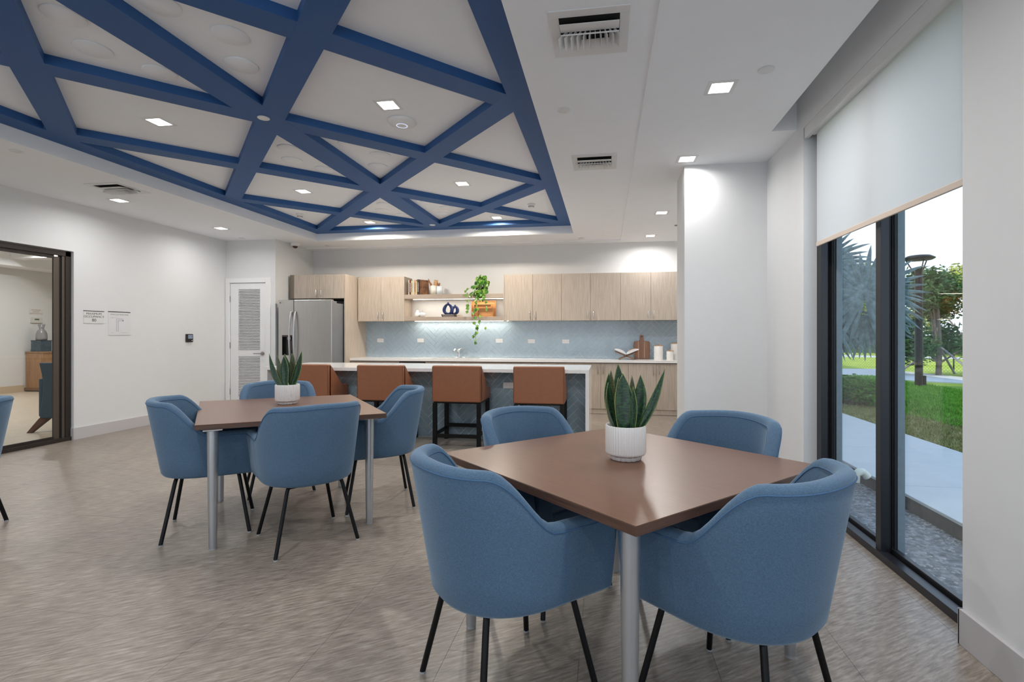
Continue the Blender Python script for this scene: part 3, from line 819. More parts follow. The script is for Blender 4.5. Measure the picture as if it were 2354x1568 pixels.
MB().box(-3.445, -3.015, YB_-0.008, YB_+0.02, 0.797, 0.812).build('control_strip', M['blackplastic'], t)
# counter with sink cut-out
ct = thing('countertop', 'long white quartz countertop along the tiled kitchen wall', 'countertop')
SX0, SX1, SY0, SY1 = -2.93, -2.15, 8.03, 8.33
m = MB().box(-4.346, SX0, 7.92, WY-0.008, 0.824, 0.864).box(SX1, 1.22, 7.92, WY-0.008, 0.824, 0.864).box(SX0, SX1, 7.92, SY0, 0.824, 0.864).box(SX0, SX1, SY1, WY-0.008, 0.824, 0.864)
m.build('slab', M['quartz'], ct)
sk = thing('sink', 'stainless undermount sink in the white counter', 'sink')
m = MB()
e = 0.004
m.box(SX0-0.004, SX0, SY0-e, SY1+e, 0.67, 0.823).box(SX1, SX1+0.004, SY0-e, SY1+e, 0.67, 0.823).box(SX0, SX1, SY0-e, SY0, 0.67, 0.823).box(SX0, SX1, SY1, SY1+e, 0.67, 0.823).box(SX0, SX1, SY0, SY1, 0.66, 0.67)
m.build('basin', M['steel'], sk)
rim = MB().box(SX0-0.012,SX1+0.012,SY0-0.012,SY0,0.864,0.866).box(SX0-0.012,SX1+0.012,SY1,SY1+0.012,0.864,0.866).box(SX0-0.012,SX0,SY0,SY1,0.864,0.866).box(SX1,SX1+0.012,SY0,SY1,0.864,0.866)
rim.build('rim', M['chrome'], sk)
fa = thing('faucet', 'chrome pull-out faucet with side lever on an oval deck plate', 'faucet', (-2.545, 8.40, 0.864))
MB().lathe([(0.0005,0),(0.125,0),(0.125,0.006),(0.115,0.012),(0.0005,0.012)], 32, squash=0.24).build('deck_plate', M['chrome'], fa, smooth=True)
MB().lathe([(0.026,0.01),(0.024,0.03),(0.022,0.12),(0.024,0.135),(0.018,0.152),(0.0005,0.156)], 24).build('body', M['chrome'], fa, smooth=True)
MB().tube([(0,0,0.095),(-0.015,-0.03,0.135),(-0.03,-0.08,0.155),(-0.04,-0.12,0.145),(-0.045,-0.14,0.118)], [0.018,0.018,0.017,0.018,0.020], 14).build('spout', M['chrome'], fa, smooth=True)
MB().tube([(0.0,0,0.145),(0.03,0.0,0.158),(0.085,-0.01,0.168)], [0.009,0.007,0.005], 10).build('lever', M['chrome'], fa, smooth=True)

# outlets and switches
def outlet(x, z, yf, label, kind, w=0.063, h=0.036):
    t = thing('wall_outlet' if kind == 'o' else 'wall_switch', label, 'outlet' if kind == 'o' else 'switch', (x, yf, z))
    MB().box(-w, w, -0.006, 0, -h, h).build('cover_plate', M['white'], t, bevel=0.003)
    MB().box(-0.036, 0.036, -0.009, -0.006, -0.0175, 0.0175).build('insert', M['white'], t, bevel=0.001)
    if kind == 'o':
        m = MB()
        for sx_ in (-0.020, 0.020):
            m.box(sx_-0.007, sx_-0.001, -0.0096, -0.009, 0.004, 0.006).box(sx_-0.007, sx_-0.001, -0.0096, -0.009, -0.006, -0.004).box(sx_+0.004, sx_+0.008, -0.0096, -0.009, -0.002, 0.002)
        m.build('slots', M['ink'], t)
yo = WY-0.011
outlet(-4.064, 1.165, yo, 'white outlet nearest the fridge on the backsplash', 'o')
outlet(-3.297, 1.165, yo, 'white switch under the left end of the lower open shelf', 's')
outlet(-1.842, 1.162, yo, 'white outlet right of the trailing vine', 'o')
outlet(-1.268, 1.156, yo, 'white switch on the backsplash between two outlets', 's')
outlet(-0.670, 1.153, yo, 'rightmost white outlet on the backsplash', 'o')

# ================================================================== ISLAND
isl = thing('kitchen_island', 'white quartz waterfall island with blue herringbone tiled seating side', 'kitchen island')
IX0, IX1, IY0, IY1 = -4.27, -0.179, 5.667, 6.65
MB().box(IX0, IX1, IY0, IY1, 0.824, 0.864).build('quartz_top', M['quartz'], isl, bevel=0.001)
MB().box(IX1-0.042, IX1, IY0, IY1, 0.0, 0.8238).build('waterfall_end', M['quartz'], isl)
MB().box(IX0, IX0+0.042, IY0, IY1, 0.0, 0.8238).build('waterfall_end', M['quartz'], isl)
MB().box(IX0+0.042, IX1-0.042, 5.872, 6.62, 0.0, 0.8235).build('cabinet_body', M['cab'], isl)
MB().box(IX0+0.042, IX1-0.042, 5.865, 5.8718, 0.0, 0.8235).build('grout_bed', M['grout'], isl)
isd = thing('island_tiling', 'slate blue herringbone tiles on the seating side of the island', 'tiling')
herring(isd, IX0+0.043, IX1-0.043, 0.006, 0.822, 5.865, 0.2835, 0.0737, -2.12, 0.30, M['tiledark'])
outlet(-1.158, 0.655, 5.861, 'grey-white outlet on the island between the right two stools', 'o')
outlet(-3.02, 0.655, 5.861, 'outlet on the island right of the leftmost stool', 'o')

# ================================================================== STOOLS
def make_stool():
    t = thing('counter_stool', '', 'stool', (0,0,0), 0, 'leather stools at the island')
    w = 0.283; D = 0.475
    # back slab
    prof_top = 0.918
    m = MB()
    nseg = 10
    # back: thick slab with soft edges
    MB().box(-w, w, 0.0, 0.075, 0.507, prof_top).build('backrest', M['leather'], t, bevel=0.014, bseg=3)
    for sx_ in (-1, 1):
        P = [(0.03,0.507),(D,0.515),(D+0.004,0.63),(D-0.01,0.648),(0.38,0.652),(0.33,0.664),(0.29,0.69),(0.25,0.735),(0.10,0.885),(0.072,0.907),(0.03,0.912)]
        x0, x1 = (sx_*w, sx_*(w-0.06)) if sx_ > 0 else (sx_*(w-0.06), sx_*w)
        x0, x1 = min(x0,x1), max(x0,x1)
        nn = len(P)
        vs = [(x0, p[0], p[1]) for p in P]+[(x1, p[0], p[1]) for p in P]
        mb = MB().add(vs, [tuple(range(nn)), tuple(range(2*nn-1, nn-1, -1))]+[(a,(a+1)%nn,nn+(a+1)%nn,nn+a) for a in range(nn)], True)
        mb.build('arm', M['leather'], t, bevel=0.010, bseg=3)
        MB().tube([(sx_*(w-0.004), -0.0005, 0.52), (sx_*(w-0.004), -0.0005, 0.905)], 0.0022, 6).build('seam', M['seam'], t, smooth=True)
    MB().box(-w+0.062, w-0.062, 0.07, D-0.005, 0.50, 0.60).build('seat_cushion', M['leather'], t, bevel=0.018, bseg=3)
    MB().box(-w+0.01, w-0.01, 0.02, D-0.01, 0.49, 0.507).build('seat_frame', M['blackwood'], t)
    for sx_ in (-1, 1):
        for y0 in (0.006, D-0.052):
            MB().prism([(sx_*(w-0.006)-0.0 if 0 else sx_*(w-0.004), y0), (sx_*(w-0.048), y0), (sx_*(w-0.048), y0+0.044), (sx_*(w-0.004), y0+0.044)], 0, 0.495).build('leg', M['blackwood'], t, bevel=0.002)
    MB().box(-w+0.04, w-0.04, 0.016, 0.038, 0.10, 0.142).build('stretcher', M['blackwood'], t, bevel=0.002)
    MB().box(-w+0.04, w-0.04, D-0.044, D-0.018, 0.148, 0.192).build('foot_rail', M['blackwood'], t, bevel=0.002)
    for sx_ in (-1, 1):
        MB().box(min(sx_*(w-0.016), sx_*(w-0.036)), max(sx_*(w-0.016), sx_*(w-0.036)), 0.04, D-0.045, 0.115, 0.157).build('stretcher', M['blackwood'], t, bevel=0.002)
    return t
st = make_stool()
labels = ['leftmost cognac leather stool, partly behind the far plant', 'second cognac leather stool from the left at the island', 'third cognac leather stool from the left, black legs and foot rails in full view', 'rightmost cognac leather stool nearest the island waterfall end']
for i, xx in enumerate((-3.50, -2.570, -1.659, -0.722)):
    s = st if i == 0 else copy_tree(st)
    s.location = (xx, 5.36, 0); s['label'] = labels[i]

# ================================================================== ARMCHAIRS
def smooth(t): t = max(0, min(1, t)); return t*t*(3-2*t)
HB, HA, ZB = 0.858, 0.668, 0.385
def plan(s, f):
    """s in [-1,1] along the U from left arm front to right arm front; f=height fraction"""
    w = 0.262+0.050*f**0.85; yb = -(0.262+0.080*f); yc = 0.03; yf = 0.262+0.01*f
    a = abs(s)
    if a > 0.5:
        u = (a-0.5)/0.5
        x, y = w, yc+(yf-yc)*u
    else:
        ph = (0.5-a)/0.5*PI/2
        nn = 2/2.25
        x = w*max(0, math.cos(ph))**nn; y = yc-(yc-yb)*max(0, math.sin(ph))**nn
    return Vector((x if s > 0 else -x, y, 0))
def nrm(s, f):
    e = 0.012
    d = plan(min(1, s+e), f)-plan(max(-1, s-e), f)
    d.normalize()
    return Vector((d.y, -d.x, 0))
def height(s):
    p = plan(s, 1)
    return HA+(HB-HA)*smooth((0.012-p.y)/0.235)+0.012*smooth(1-abs(p.x)/0.30)*(1 if p.y < -0.2 else 0)
def make_chair():
    t = thing('armchair', '', 'chair', (0,0,0), 0)
    TH = 0.056
    ss = []
    for i in range(9): ss.append(-1+0.5*i/8)
    for i in range(1, 40): ss.append(-0.5+i/40)
    for i in range(9): ss.append(0.5+0.5*i/8)
    rings = []
    outer_seam = []; inner_seam = []
    for s_ in ss:
        h = height(s_)
        R = []
        def P(inset, z):
            f = max(0, min(1.0, (z-ZB)/(HB-ZB)))
            p = plan(s_, f)-nrm(s_, f)*inset
            return (p.x, p.y, z)
        R.append(P(0.035, ZB))
        R.append(P(0.008, ZB+0.004)); R.append(P(0.0, ZB+0.018))
        zz = h-0.026
        for k in range(1, 6): R.append(P(0.0, ZB+0.018+(zz-ZB-0.018)*k/5))
        R.append(P(0.003, h-0.012)); R.append(P(0.012, h-0.003)); R.append(P(0.028, h)); R.append(P(0.044, h-0.003)); R.append(P(TH-0.003, h-0.012)); R.append(P(TH, h-0.028))
        for k in (1, 2, 3): R.append(P(TH+0.006*k, (h-0.028)+(0.45-(h-0.028))*k/3))
        R.append(P(TH+0.02, ZB+0.02))
        rings.append(R)
        outer_seam.append(P(-0.0006, h-0.024)); inner_seam.append(P(TH+0.0008, h-0.028))
    m = MB(); K = len(rings[0]); vs = [p for R in rings for p in R]; fs = []
    for i in range(len(rings)-1):
        for k in range(K):
            a = i*K+k; b_ = i*K+(k+1)%K
            fs.append((a, b_, b_+K, a+K))
    m.add(vs, fs)
    m.add(rings[0], [tuple(range(K))], True); m.add(rings[-1], [tuple(range(K))], True)
    m.build('upholstered_shell', M['fabric'], t, smooth=True)
    MB().tube(outer_seam, 0.0024, 6).build('piping', M['piping'], t, smooth=True)
    MB().tube(inner_seam, 0.0020, 6).build('piping', M['piping'], t, smooth=True)
    for sx_ in (-0.55, 0.55):
        pts = []
        for k in range(9):
            z = ZB+0.02+(height(sx_)-0.05-ZB)*k/8; f = (z-ZB)/(HB-ZB)
            p = plan(sx_, f)-nrm(sx_, f)*0.0002; pts.append((p.x, p.y, z))
        MB().tube(pts, 0.0011, 5).build('side_seam', M['piping'], t, smooth=True)
    # seat
    poly = []
    for s_ in ss:
        p = plan(s_, 0.15)-nrm(s_, 0.15)*0.066; poly.append((p.x, min(p.y, 0.262)))
    MB().prism(poly, 0.402, 0.475, flat=True).build('seat_cushion', M['fabric'], t, bevel=0.016, bseg=3)
    poly = []
    for s_ in ss:
        p = plan(s_, 0)-nrm(s_, 0)*0.034; poly.append((p.x, min(p.y, 0.258)))
    MB().prism(poly, ZB-0.002, 0.402).build('seat_base', M['fabric'], t)
    for sx_ in (-1, 1):
        for sy_ in (-1, 1):
            tx, ty = sx_*0.150, (-0.165 if sy_ < 0 else 0.165)
            fx, fy = sx_*0.232, (-0.232 if sy_ < 0 else 0.232)
            pts = [(fx, fy, 0.006), (fx+(tx-fx)*0.9, fy+(ty-fy)*0.9, 0.352), (fx+(tx-fx)*0.97, fy+(ty-fy)*0.97, 0.371), (tx-sx_*0.010, ty, 0.3795), (tx-sx_*0.07, ty, 0.381)]
            lg = MB().tube(pts, 0.0112, 12).build('leg', M['blackmetal'], t, smooth=True)
            MB().tube([(fx, fy, 0.0), (fx, fy, 0.008)], 0.0118, 12).build('foot_glide', M['glide'], lg, smooth=True)
    return t
def make_table(corners, legs, label):
    """corners: L,F,R,B; legs: floor positions"""
    cx_ = sum(p[0] for p in corners)/4; cy_ = sum(p[1] for p in corners)/4
    ang = math.atan2(corners[1][1]-corners[0][1], corners[1][0]-corners[0][0])
    t = thing('dining_table', label, 'table', (cx_, cy_, 0), ang)
    def loc(p):
        dx, dy = p[0]-cx_, p[1]-cy_
        return (dx*math.cos(-ang)-dy*math.sin(-ang), dx*math.sin(-ang)+dy*math.cos(-ang))
    C_ = [loc(p) for p in corners]
    MB().prism(C_, 0.7425, 0.7450).build('tabletop', M['laminate'], t, bevel=0.0012, bseg=1)
    MB().prism(C_, 0.714, 0.7424).build('table_edge', M['laminate_edge'], t, bevel=0.001, bseg=1)
    Lg = [loc(p) for p in legs]
    for i, (x_, y_) in enumerate(Lg):
        lg = MB().tube([(x_,y_,0.012),(x_,y_,0.36),(x_,y_,0.60),(x_,y_,0.706)], [0.0215,0.026,0.0295,0.0305], 28).build('leg', M['alu'], t, smooth=True)
        MB().tube([(x_,y_,0.0),(x_,y_,0.012)], 0.0195, 20).build('foot_glide', M['glide'], lg, smooth=True)
        MB().box(x_-0.05, x_+0.05, y_-0.05, y_+0.05, 0.706, 0.7139).build('mounting_plate', M['alu'], t, bevel=0.004)
    return t
make_table([(-0.715,2.113),(0.085,1.378),(0.867,2.121),(0.05,2.834)], [(-0.575,2.077),(0.074,1.495),(0.723,2.074),(0.063,2.683)], 'large square walnut table nearest the camera with tapered metal legs')
make_table([(-3.16,3.45),(-2.348,2.526),(-1.442,3.109),(-2.206,4.034)], [(-2.90,3.36),(-2.294,2.599),(-1.569,3.116),(-2.18,3.829)], 'far square walnut table with tapered metal legs, left of the stools')

ch = make_chair()
R45 = math.radians(45)
chairs = [
 (-0.350, 1.752, -math.radians(48), 'blue fabric tub chair nearest the camera, left of the near table leg'),
 (0.432, 1.738, math.radians(48), 'blue fabric tub chair between the near table and the big window, back to camera'),
 (-0.30, 2.49, -math.radians(130), 'blue tub chair behind the near table, in front of the two right stools'),
 (0.49, 2.47, math.radians(138), 'blue tub chair at the far right side of the near table, before the white column'),
 (-1.844, 2.843, math.radians(48), 'blue tub chair with its back to the camera in front of the far table'),
 (-2.584, 2.912, -math.radians(54), 'blue tub chair left of the far table, beside the left wall'),
 (-1.704, 3.534, math.radians(120), 'bright blue tub chair right of the far table, open side to the left'),
 (-2.66, 3.72, -math.radians(140), 'blue tub chair behind the far table, in front of the louvered door'),
 (-4.112, 2.466, math.radians(121), 'blue tub chair cut off by the left edge of the picture'),
]
for i, (x_, y_, r_, lb) in enumerate(chairs):
    c_ = ch if i == 0 else copy_tree(ch)
    c_.location = (x_, y_, 0); c_.rotation_euler = (0, 0, r_); c_['label'] = lb
    c_['group'] = 'blue tub chairs around the near table' if i < 4 else ('blue tub chairs around the far table' if i < 8 else 'blue tub chair at the left edge')

# ================================================================== SNAKE PLANTS
def strip_leaf(parent, base, tip, width, m, bow=(0,0,0), facing=(0,-1,0), cup=0.25, twist=0.0, name='leaf', N=12, wprof=None):
    base, tip, bow, fc = Vector(base), Vector(tip), Vector(bow), Vector(facing)
    me = bpy.data.meshes.new(name)
    vs = []; fs = []; uvs = []
    for i in range(N+1):
        u = i/N
        c_ = base.lerp(tip, u)+bow*(4*u*(1-u))
        t_ = ((base.lerp(tip, min(1,u+.02))+bow*(4*min(1,u+.02)*(1-min(1,u+.02))))-(base.lerp(tip, max(0,u-.02))+bow*(4*max(0,u-.02)*(1-max(0,u-.02))))).normalized()
        sd = t_.cross(fc).normalized(); nn = sd.cross(t_).normalized()
        if twist:
            R_ = Matrix.Rotation(twist*u, 3, t_); sd = R_@sd; nn = R_@nn
        wp = (0.55+0.45*math.sin(min(1, u/0.55)*PI/2)) if u < 0.55 else max(0.0, 1-((u-0.55)/0.45)**1.7)
        if wprof: wp = wprof(u)
        w = width/2*max(wp, 0.02)
        for j in range(5):
            a = (j-2)/2
            vs.append(c_+sd*(w*a)+nn*(-cup*w*(1-a*a)*1.0))
            uvs.append((j/4, u))
    for i in range(N):
        for j in range(4):
            a = i*5+j; fs.append((a, a+1, a+6, a+5))
    me.from_pydata([tuple(v) for v in vs], [], fs)
    uvl = me.uv_layers.new(name='UVMap')
    for p in me.polygons:
        p.use_smooth = True
        for li, vi in zip(p.loop_indices, p.vertices): uvl.data[li].uv = uvs[vi]
    me.materials.append(m)
    o = link(name, me, parent)
    sm = o.modifiers.new('thickness', 'SOLIDIFY'); sm.thickness = 0.0025; sm.offset = 0
    return o
def make_pot(t):
    rib = lambda an, z: 1-0.034*(0.5+0.5*math.cos(44*an))**3 if z > 0.02 else 1-0.07*(0.5+0.5*math.cos(16*an))**2
    m = MB()
    m.lathe([(0.0005,0.0),(0.060,0.0),(0.066,0.004),(0.070,0.019)], 352, rf=rib)
    m.lathe([(0.070,0.0205),(0.080,0.024),(0.0845,0.032),(0.0845,0.125),(0.0845,0.138),(0.0835,0.1435)], 352, rf=rib)
    m.lathe([(0.0825,0.1435),(0.081,0.1455),(0.078,0.1445),(0.076,0.140),(0.075,0.10)], 120)
    m.build('pot', M['ceramic'], t, smooth=True)
    MB().lathe([(0.0005,0.118),(0.076,0.118)], 32).build('soil', M['soil'], t)
def snake(loc, label, leaves, rz=0.0, sc=1.0):
    t = thing('potted_snake_plant', label, 'plant', loc, rz)
    t.scale = (sc, sc, sc)
    make_pot(t)
    for (b_, tp, w, mm, bow, fc, cup, tw) in leaves:
        strip_leaf(t, b_, tp, w, M[mm], bow, fc, cup, tw)
    return t
zs = 0.115
near_leaves = [
 ((-0.005,-0.035,zs),(-0.012,-0.020,0.362),0.078,'snake',(0.0,-0.01,0),(0,-1,0),0.30,0.0),
 ((0.0,0.03,zs),(-0.030,0.045,0.400),0.060,'snake',(-0.004,0,0),(0.3,-1,0),0.25,0.0),
 ((0.035,-0.01,zs),(0.062,0.005,0.355),0.056,'snake',(0.010,0,0),(-0.2,-1,0),0.25,0.0),
 ((0.040,-0.015,zs),(0.160,-0.02,0.385),0.036,'snake',(0.000,0,-0.035),(-0.6,-0.8,0),0.35,0.5),
 ((-0.035,0.0,zs),(-0.070,0.0,0.362),0.044,'snake',(-0.014,0,0.0),(0.5,-1,0),0.30,0.0),
 ((-0.03,0.03,zs),(-0.060,0.02,0.375),0.040,'snake_olive',(-0.010,0,0),(-0.3,-1,0),0.30,0.4),
 ((0.02,0.04,zs),(0.030,0.055,0.350),0.034,'snake_olive',(0.004,0,0),(0,-1,0),0.25,0.0),
 ((-0.04,-0.02,zs),(-0.072,-0.03,0.325),0.026,'snake_olive',(-0.020,0,0),(0.8,-0.6,0),0.30,0.6),
 ((0.025,-0.045,zs),(0.028,-0.052,0.310),0.030,'snake',(0.004,-0.004,0),(-0.5,-0.8,0),0.35,0.3),
 ((-0.02,-0.03,zs),(-0.030,-0.03,0.345),0.038,'snake_olive',(-0.006,0,0),(0.6,-0.8,0),0.3,0.3),
]
snake((0.086, 2.118, 0.7452), 'snake plant in white fluted pot on the near table', near_leaves)
far_leaves = [
 ((-0.02,-0.02,zs),(-0.128,-0.02,0.375),0.040,'snake',(-0.01,0,-0.035),(0.5,-0.8,0),0.35,-0.4),
 ((-0.02,0.01,zs),(-0.085,0.01,0.365),0.040,'snake_olive',(-0.006,0,-0.01),(0.3,-1,0),0.3,0.2),
 ((0.0,-0.035,zs),(-0.010,-0.03,0.360),0.064,'snake',(0,0,0),(0,-1,0),0.3,0.0),
 ((0.02,0.03,zs),(-0.045,0.04,0.370),0.050,'snake',(0,0,0),(0.2,-1,0),0.25,0.0),
 ((0.03,0.0,zs),(0.030,0.02,0.378),0.050,'snake_olive',(0.006,0,0),(-0.3,-1,0),0.25,0.2),
 ((0.03,-0.02,zs),(0.115,-0.01,0.395),0.060,'snake',(0.004,0,-0.03),(-0.4,-1,0),0.3,0.2),
 ((0.035,0.01,zs),(0.085,0.02,0.345),0.040,'snake',(0.01,0,-0.01),(-0.6,-1,0),0.3,0.0),
 ((0.0,0.04,zs),(0.005,0.05,0.372),0.030,'snake',(0,0,0),(0,-1,0),0.3,0.0),
]
snake((-2.383, 3.42, 0.7452), 'snake plant in white fluted pot on the far table', far_leaves, 0.1, 1.02)

# ================================================================== SHELF DECOR
SZ = 1.968; SL = 1.578
def book(x0, x1, z, h, d, y0, cols, label, lean=0, name='book', titles=0):
    t = thing(name, label, 'book', (0,0,0))
    MB().box(x0+0.001, x1-0.001, y0+0.002, y0+d, z, z+h-0.003).build('pages', mat('book_pages_'+str(round(x0,2)), (0.72,0.68,0.58), 0.8), t)
    MB().box(x0, x0+0.0022, y0, y0+d, z, z+h).box(x1-0.0022, x1, y0, y0+d, z, z+h).box(x0, x1, y0, y0+0.003, z, z+h).build('cover', mat('book_cover_'+str(round(x0,2)), cols, 0.5, noise=0.1), t)
    if titles:
        m = MB()
        for k in range(7): m.box(x0+(x1-x0)*0.3, x0+(x1-x0)*0.7, y0-0.0008, y0, z+h*0.2+k*h*0.09, z+h*0.2+k*h*0.09+h*0.05)
        m.build('spine_lettering', M['ink'] if titles == 1 else M['paper'], t)
bk = [(-3.410,0.018,0.262,(0.72,0.66,0.55),1,'cream book at the left end of the shelf row'),
      (-3.390,0.030,0.262,(0.13,0.035,0.02),2,'dark red-brown book with pale lettering in the shelf row'),
      (-3.358,0.026,0.250,(0.70,0.58,0.36),1,'straw coloured book beside the red-brown book'),
      (-3.330,0.022,0.256,(0.78,0.75,0.70),0,'white-spined book in the middle of the shelf row'),
      (-3.306,0.034,0.262,(0.55,0.33,0.16),1,'tan book in the shelf row'),
      (-3.270,0.020,0.240,(0.75,0.66,0.40),0,'thin yellowish book left of the dark one'),
      (-3.248,0.034,0.268,(0.05,0.045,0.045),2,'black book with white lettering at the right end of the row')]
for (x0, w, h, c_, ti, lb) in bk:
    book(x0, x0+w, SZ, h, 0.17, 8.22, c_, lb, titles=ti)
t = thing('cookbook', 'brown photo-covered book standing angled at the right end of the row', 'book', (-3.20, 8.225, SZ), math.radians(58))
MB().box(0.002, 0.19, 0.002, 0.024, 0, 0.262).build('pages', mat('cookbook_pages', (0.6,0.5,0.4), 0.8), t)
MB().box(0, 0.192, -0.001, 0.002, 0, 0.266).box(0,0.192,0.024,0.027,0,0.266).box(0,0.003,-0.001,0.027,0,0.266).build('cover', grain('cookbook_cover', (0.05,0.015,0.008), (0.40,0.20,0.10), 0.35, scale=(6,6,6), nscale=2), t)
def crock(x, h, r, label, col):
    t = thing('ceramic_crock', label, 'crock', (x, 8.33, SZ))
    rf = lambda an, z: 1+0.012*math.sin(18*an+z*120)
    MB().lathe([(0.0005,0),(r,0),(r,h),(r-0.006,h),(r-0.007,0.02),(0.0005,0.02)], 72, rf=rf).build('body', mat('glazed_crock_'+label[:5], col, 0.25), t, smooth=True)
crock(-2.985, 0.165, 0.058, 'cream textured crock holding wooden utensils', (0.76,0.73,0.66))
crock(-2.875, 0.150, 0.055, 'smaller pale blue-white glazed crock right of the utensil crock', (0.70,0.76,0.80))
wood_d = grain('dark_olive_wood', (0.14,0.05,0.018), (0.34,0.15,0.06), 0.4, scale=(8,8,40), nscale=2)
wood_l = grain('light_olive_wood', (0.40,0.22,0.10), (0.55,0.33,0.16), 0.4, scale=(8,8,40), nscale=2)
def spoon(x, dx, top, w, hh, m, label, flat=False):
    t = thing('wooden_utensil', label, 'utensil', (x, 8.33, SZ+0.03), 0, 'wooden utensils in the crock')
    MB().tube([(0,0,0),(dx*0.7,0,top*0.68)], [0.005,0.006], 8).build('shaft', m, t, smooth=True)
    a = math.atan2(dx, top)
    pr = [(w*math.sin(PI*(k/10)**(0.8))+0.0005, hh*(k/10)) for k in range(11)] if not flat else [(0.008,0),(w*.9,0.02),(w,hh*.7),(w*.9,hh),(0.0005,hh)]
    o = MB().lathe(pr, 20, squash=0.28).build('blade' if flat else 'bowl', m, t, smooth=True)
    o.location = (dx*0.62, 0, top-hh); o.rotation_euler = (0, a, 0)
spoon(-2.99, -0.10, 0.27, 0.014, 0.10, wood_d, 'long thin wooden spoon leaning left in the crock')
spoon(-3.00, -0.045, 0.20, 0.022, 0.085, wood_d, 'dark wooden spoon low on the left of the crock')
spoon(-2.98, 0.035, 0.235, 0.038, 0.12, wood_l, 'broad pale wooden turner standing in the crock middle', True)
spoon(-2.97, 0.055, 0.215, 0.026, 0.085, wood_d, 'dark round-bowled wooden spoon right of the turner')
spoon(-2.96, 0.095, 0.195, 0.020, 0.07, wood_d, 'small wooden spoon leaning right in the crock')
# white fruits
t = thing('pear_ornament', 'white ceramic pear with metal stem on the lower shelf', 'ornament', (-3.285, 8.33, SL))
MB().lathe([(0.0005,0),(0.03,0.001),(0.046,0.02),(0.048,0.045),(0.038,0.075),(0.025,0.10),(0.020,0.118),(0.012,0.127),(0.0005,0.128)], 32).build('body', M['ceramic'], t, smooth=True)
MB().tube([(0,0,0.125),(0.004,0,0.15),(0.014,0,0.17)], [0.003,0.0025,0.0035], 8).build('stem', M['nickel'], t, smooth=True)
t = thing('apple_ornament', 'round white ceramic apple with metal stem beside the pear', 'ornament', (-3.185, 8.31, SL))
MB().lathe([(0.0005,0),(0.028,0.002),(0.047,0.022),(0.052,0.045),(0.044,0.070),(0.022,0.082),(0.008,0.078),(0.0005,0.074)], 32).build('body', mat('blue_white_glaze', (0.66,0.70,0.74), 0.3), t, smooth=True)
MB().tube([(0,0,0.074),(0.003,0,0.11),(0.012,0,0.132)], [0.003,0.0025,0.0035], 8).build('stem', M['nickel'], t, smooth=True)
# books under the vase
for k, (x0, x1, z0, z1, c_, lb) in enumerate(((-2.80,-2.53,SL,SL+0.022,(0.04,0.02,0.014),'lower dark book lying flat under the blue vases'),(-2.81,-2.54,SL+0.0222,SL+0.046,(0.055,0.035,0.025),'upper dark book lying flat under the blue vases'))):
    t = thing('flat_book', lb, 'book')
    MB().box(x0+0.003, x1+0.05, 8.226, 8.40, z0+0.003, z1-0.003).build('pages', mat('flat_pages%d' % k, (0.55,0.5,0.42), 0.8), t)
    MB().box(x0, x1, 8.222, 8.405, z0, z0+0.003).box(x0, x1, 8.222, 8.405, z1-0.003, z1).box(x0, x1, 8.220, 8.2235, z0, z1).build('cover', mat('flat_cover%d' % k, c_, 0.5), t)
    m = MB()
    for q in range(9): m.box(x0+0.03+q*0.022, x0+0.042+q*0.022, 8.2193, 8.220, z0+0.008, z1-0.008)
    m.build('spine_lettering', M['paper'], t)
navy = mat('navy_matt_ceramic', (0.012, 0.03, 0.13), 0.35)
def loop_vase(x, y, z, W_, H_, label, lean=0.0):
    t = thing('loop_vase', label, 'vase', (x, y, z))
    N = 40; pts = []; rs = []
    for i in range(N+1):
        a = -PI/2+2*PI*i/N
        px = W_*math.cos(a)*(1-0.25*math.sin(a)) ; pz = H_*0.5+H_*0.5*math.sin(a)
        pts.append((px+lean*(pz/H_), 0, pz+0.012)); rs.append(0.015+0.015*abs(math.cos(a)))
    MB().tube(pts, rs, 16, caps=False).build('ring_body', navy, t, smooth=True)
    MB().lathe([(0.020,H_-0.01),(0.015,H_+0.015),(0.015,H_+0.035),(0.019,H_+0.042),(0.012,H_+0.042),(0.011,H_+0.01)], 24, c=(lean,0,0)).build('neck', navy, t, smooth=True)
    MB().lathe([(0.0005,0),(0.030,0),(0.034,0.006),(0.028,0.02)], 24).build('foot', navy, t, smooth=True)
loop_vase(-2.712, 8.30, SL+0.0465, 0.070, 0.165, 'taller navy loop-shaped vase on the dark books')
loop_vase(-2.618, 8.345, SL+0.0465, 0.052, 0.125, 'shorter navy loop-shaped vase linked to the taller one', 0.02)
# serving boards
def tray(x0, x1, z0, z1, y, label, m):
    t = thing('serving_board', label, 'tray', (0,0,0), 0, 'nested wooden trays on the lower shelf')
    MB().box(x0, x1, y, y+0.012, z0, z1).build('base', m, t, bevel=0.004)
    e = 0.010
    MB().box(x0,x1,y-0.020,y,z0,z0+e).box(x0,x1,y-0.020,y,z1-e,z1).box(x0,x0+e,y-0.020,y,z0+e,z1-e).box(x1-e,x1,y-0.020,y,z0+e,z1-e).build('rim', m, t, bevel=0.002)
acacia = grain('acacia_wood', (0.42,0.17,0.055), (0.66,0.36,0.15), 0.35, scale=(4,10,60), nscale=1.6)
tray(-2.32, -1.885, SL, SL+0.285, 8.42, 'largest wooden tray standing at the back behind the vine', acacia)
tray(-2.27, -1.955, SL, SL+0.225, 8.385, 'middle sized wooden tray leaning in front of the largest', acacia)
tray(-2.20, -1.915, SL, SL+0.155, 8.352, 'smallest wooden tray standing in front of the others', acacia)

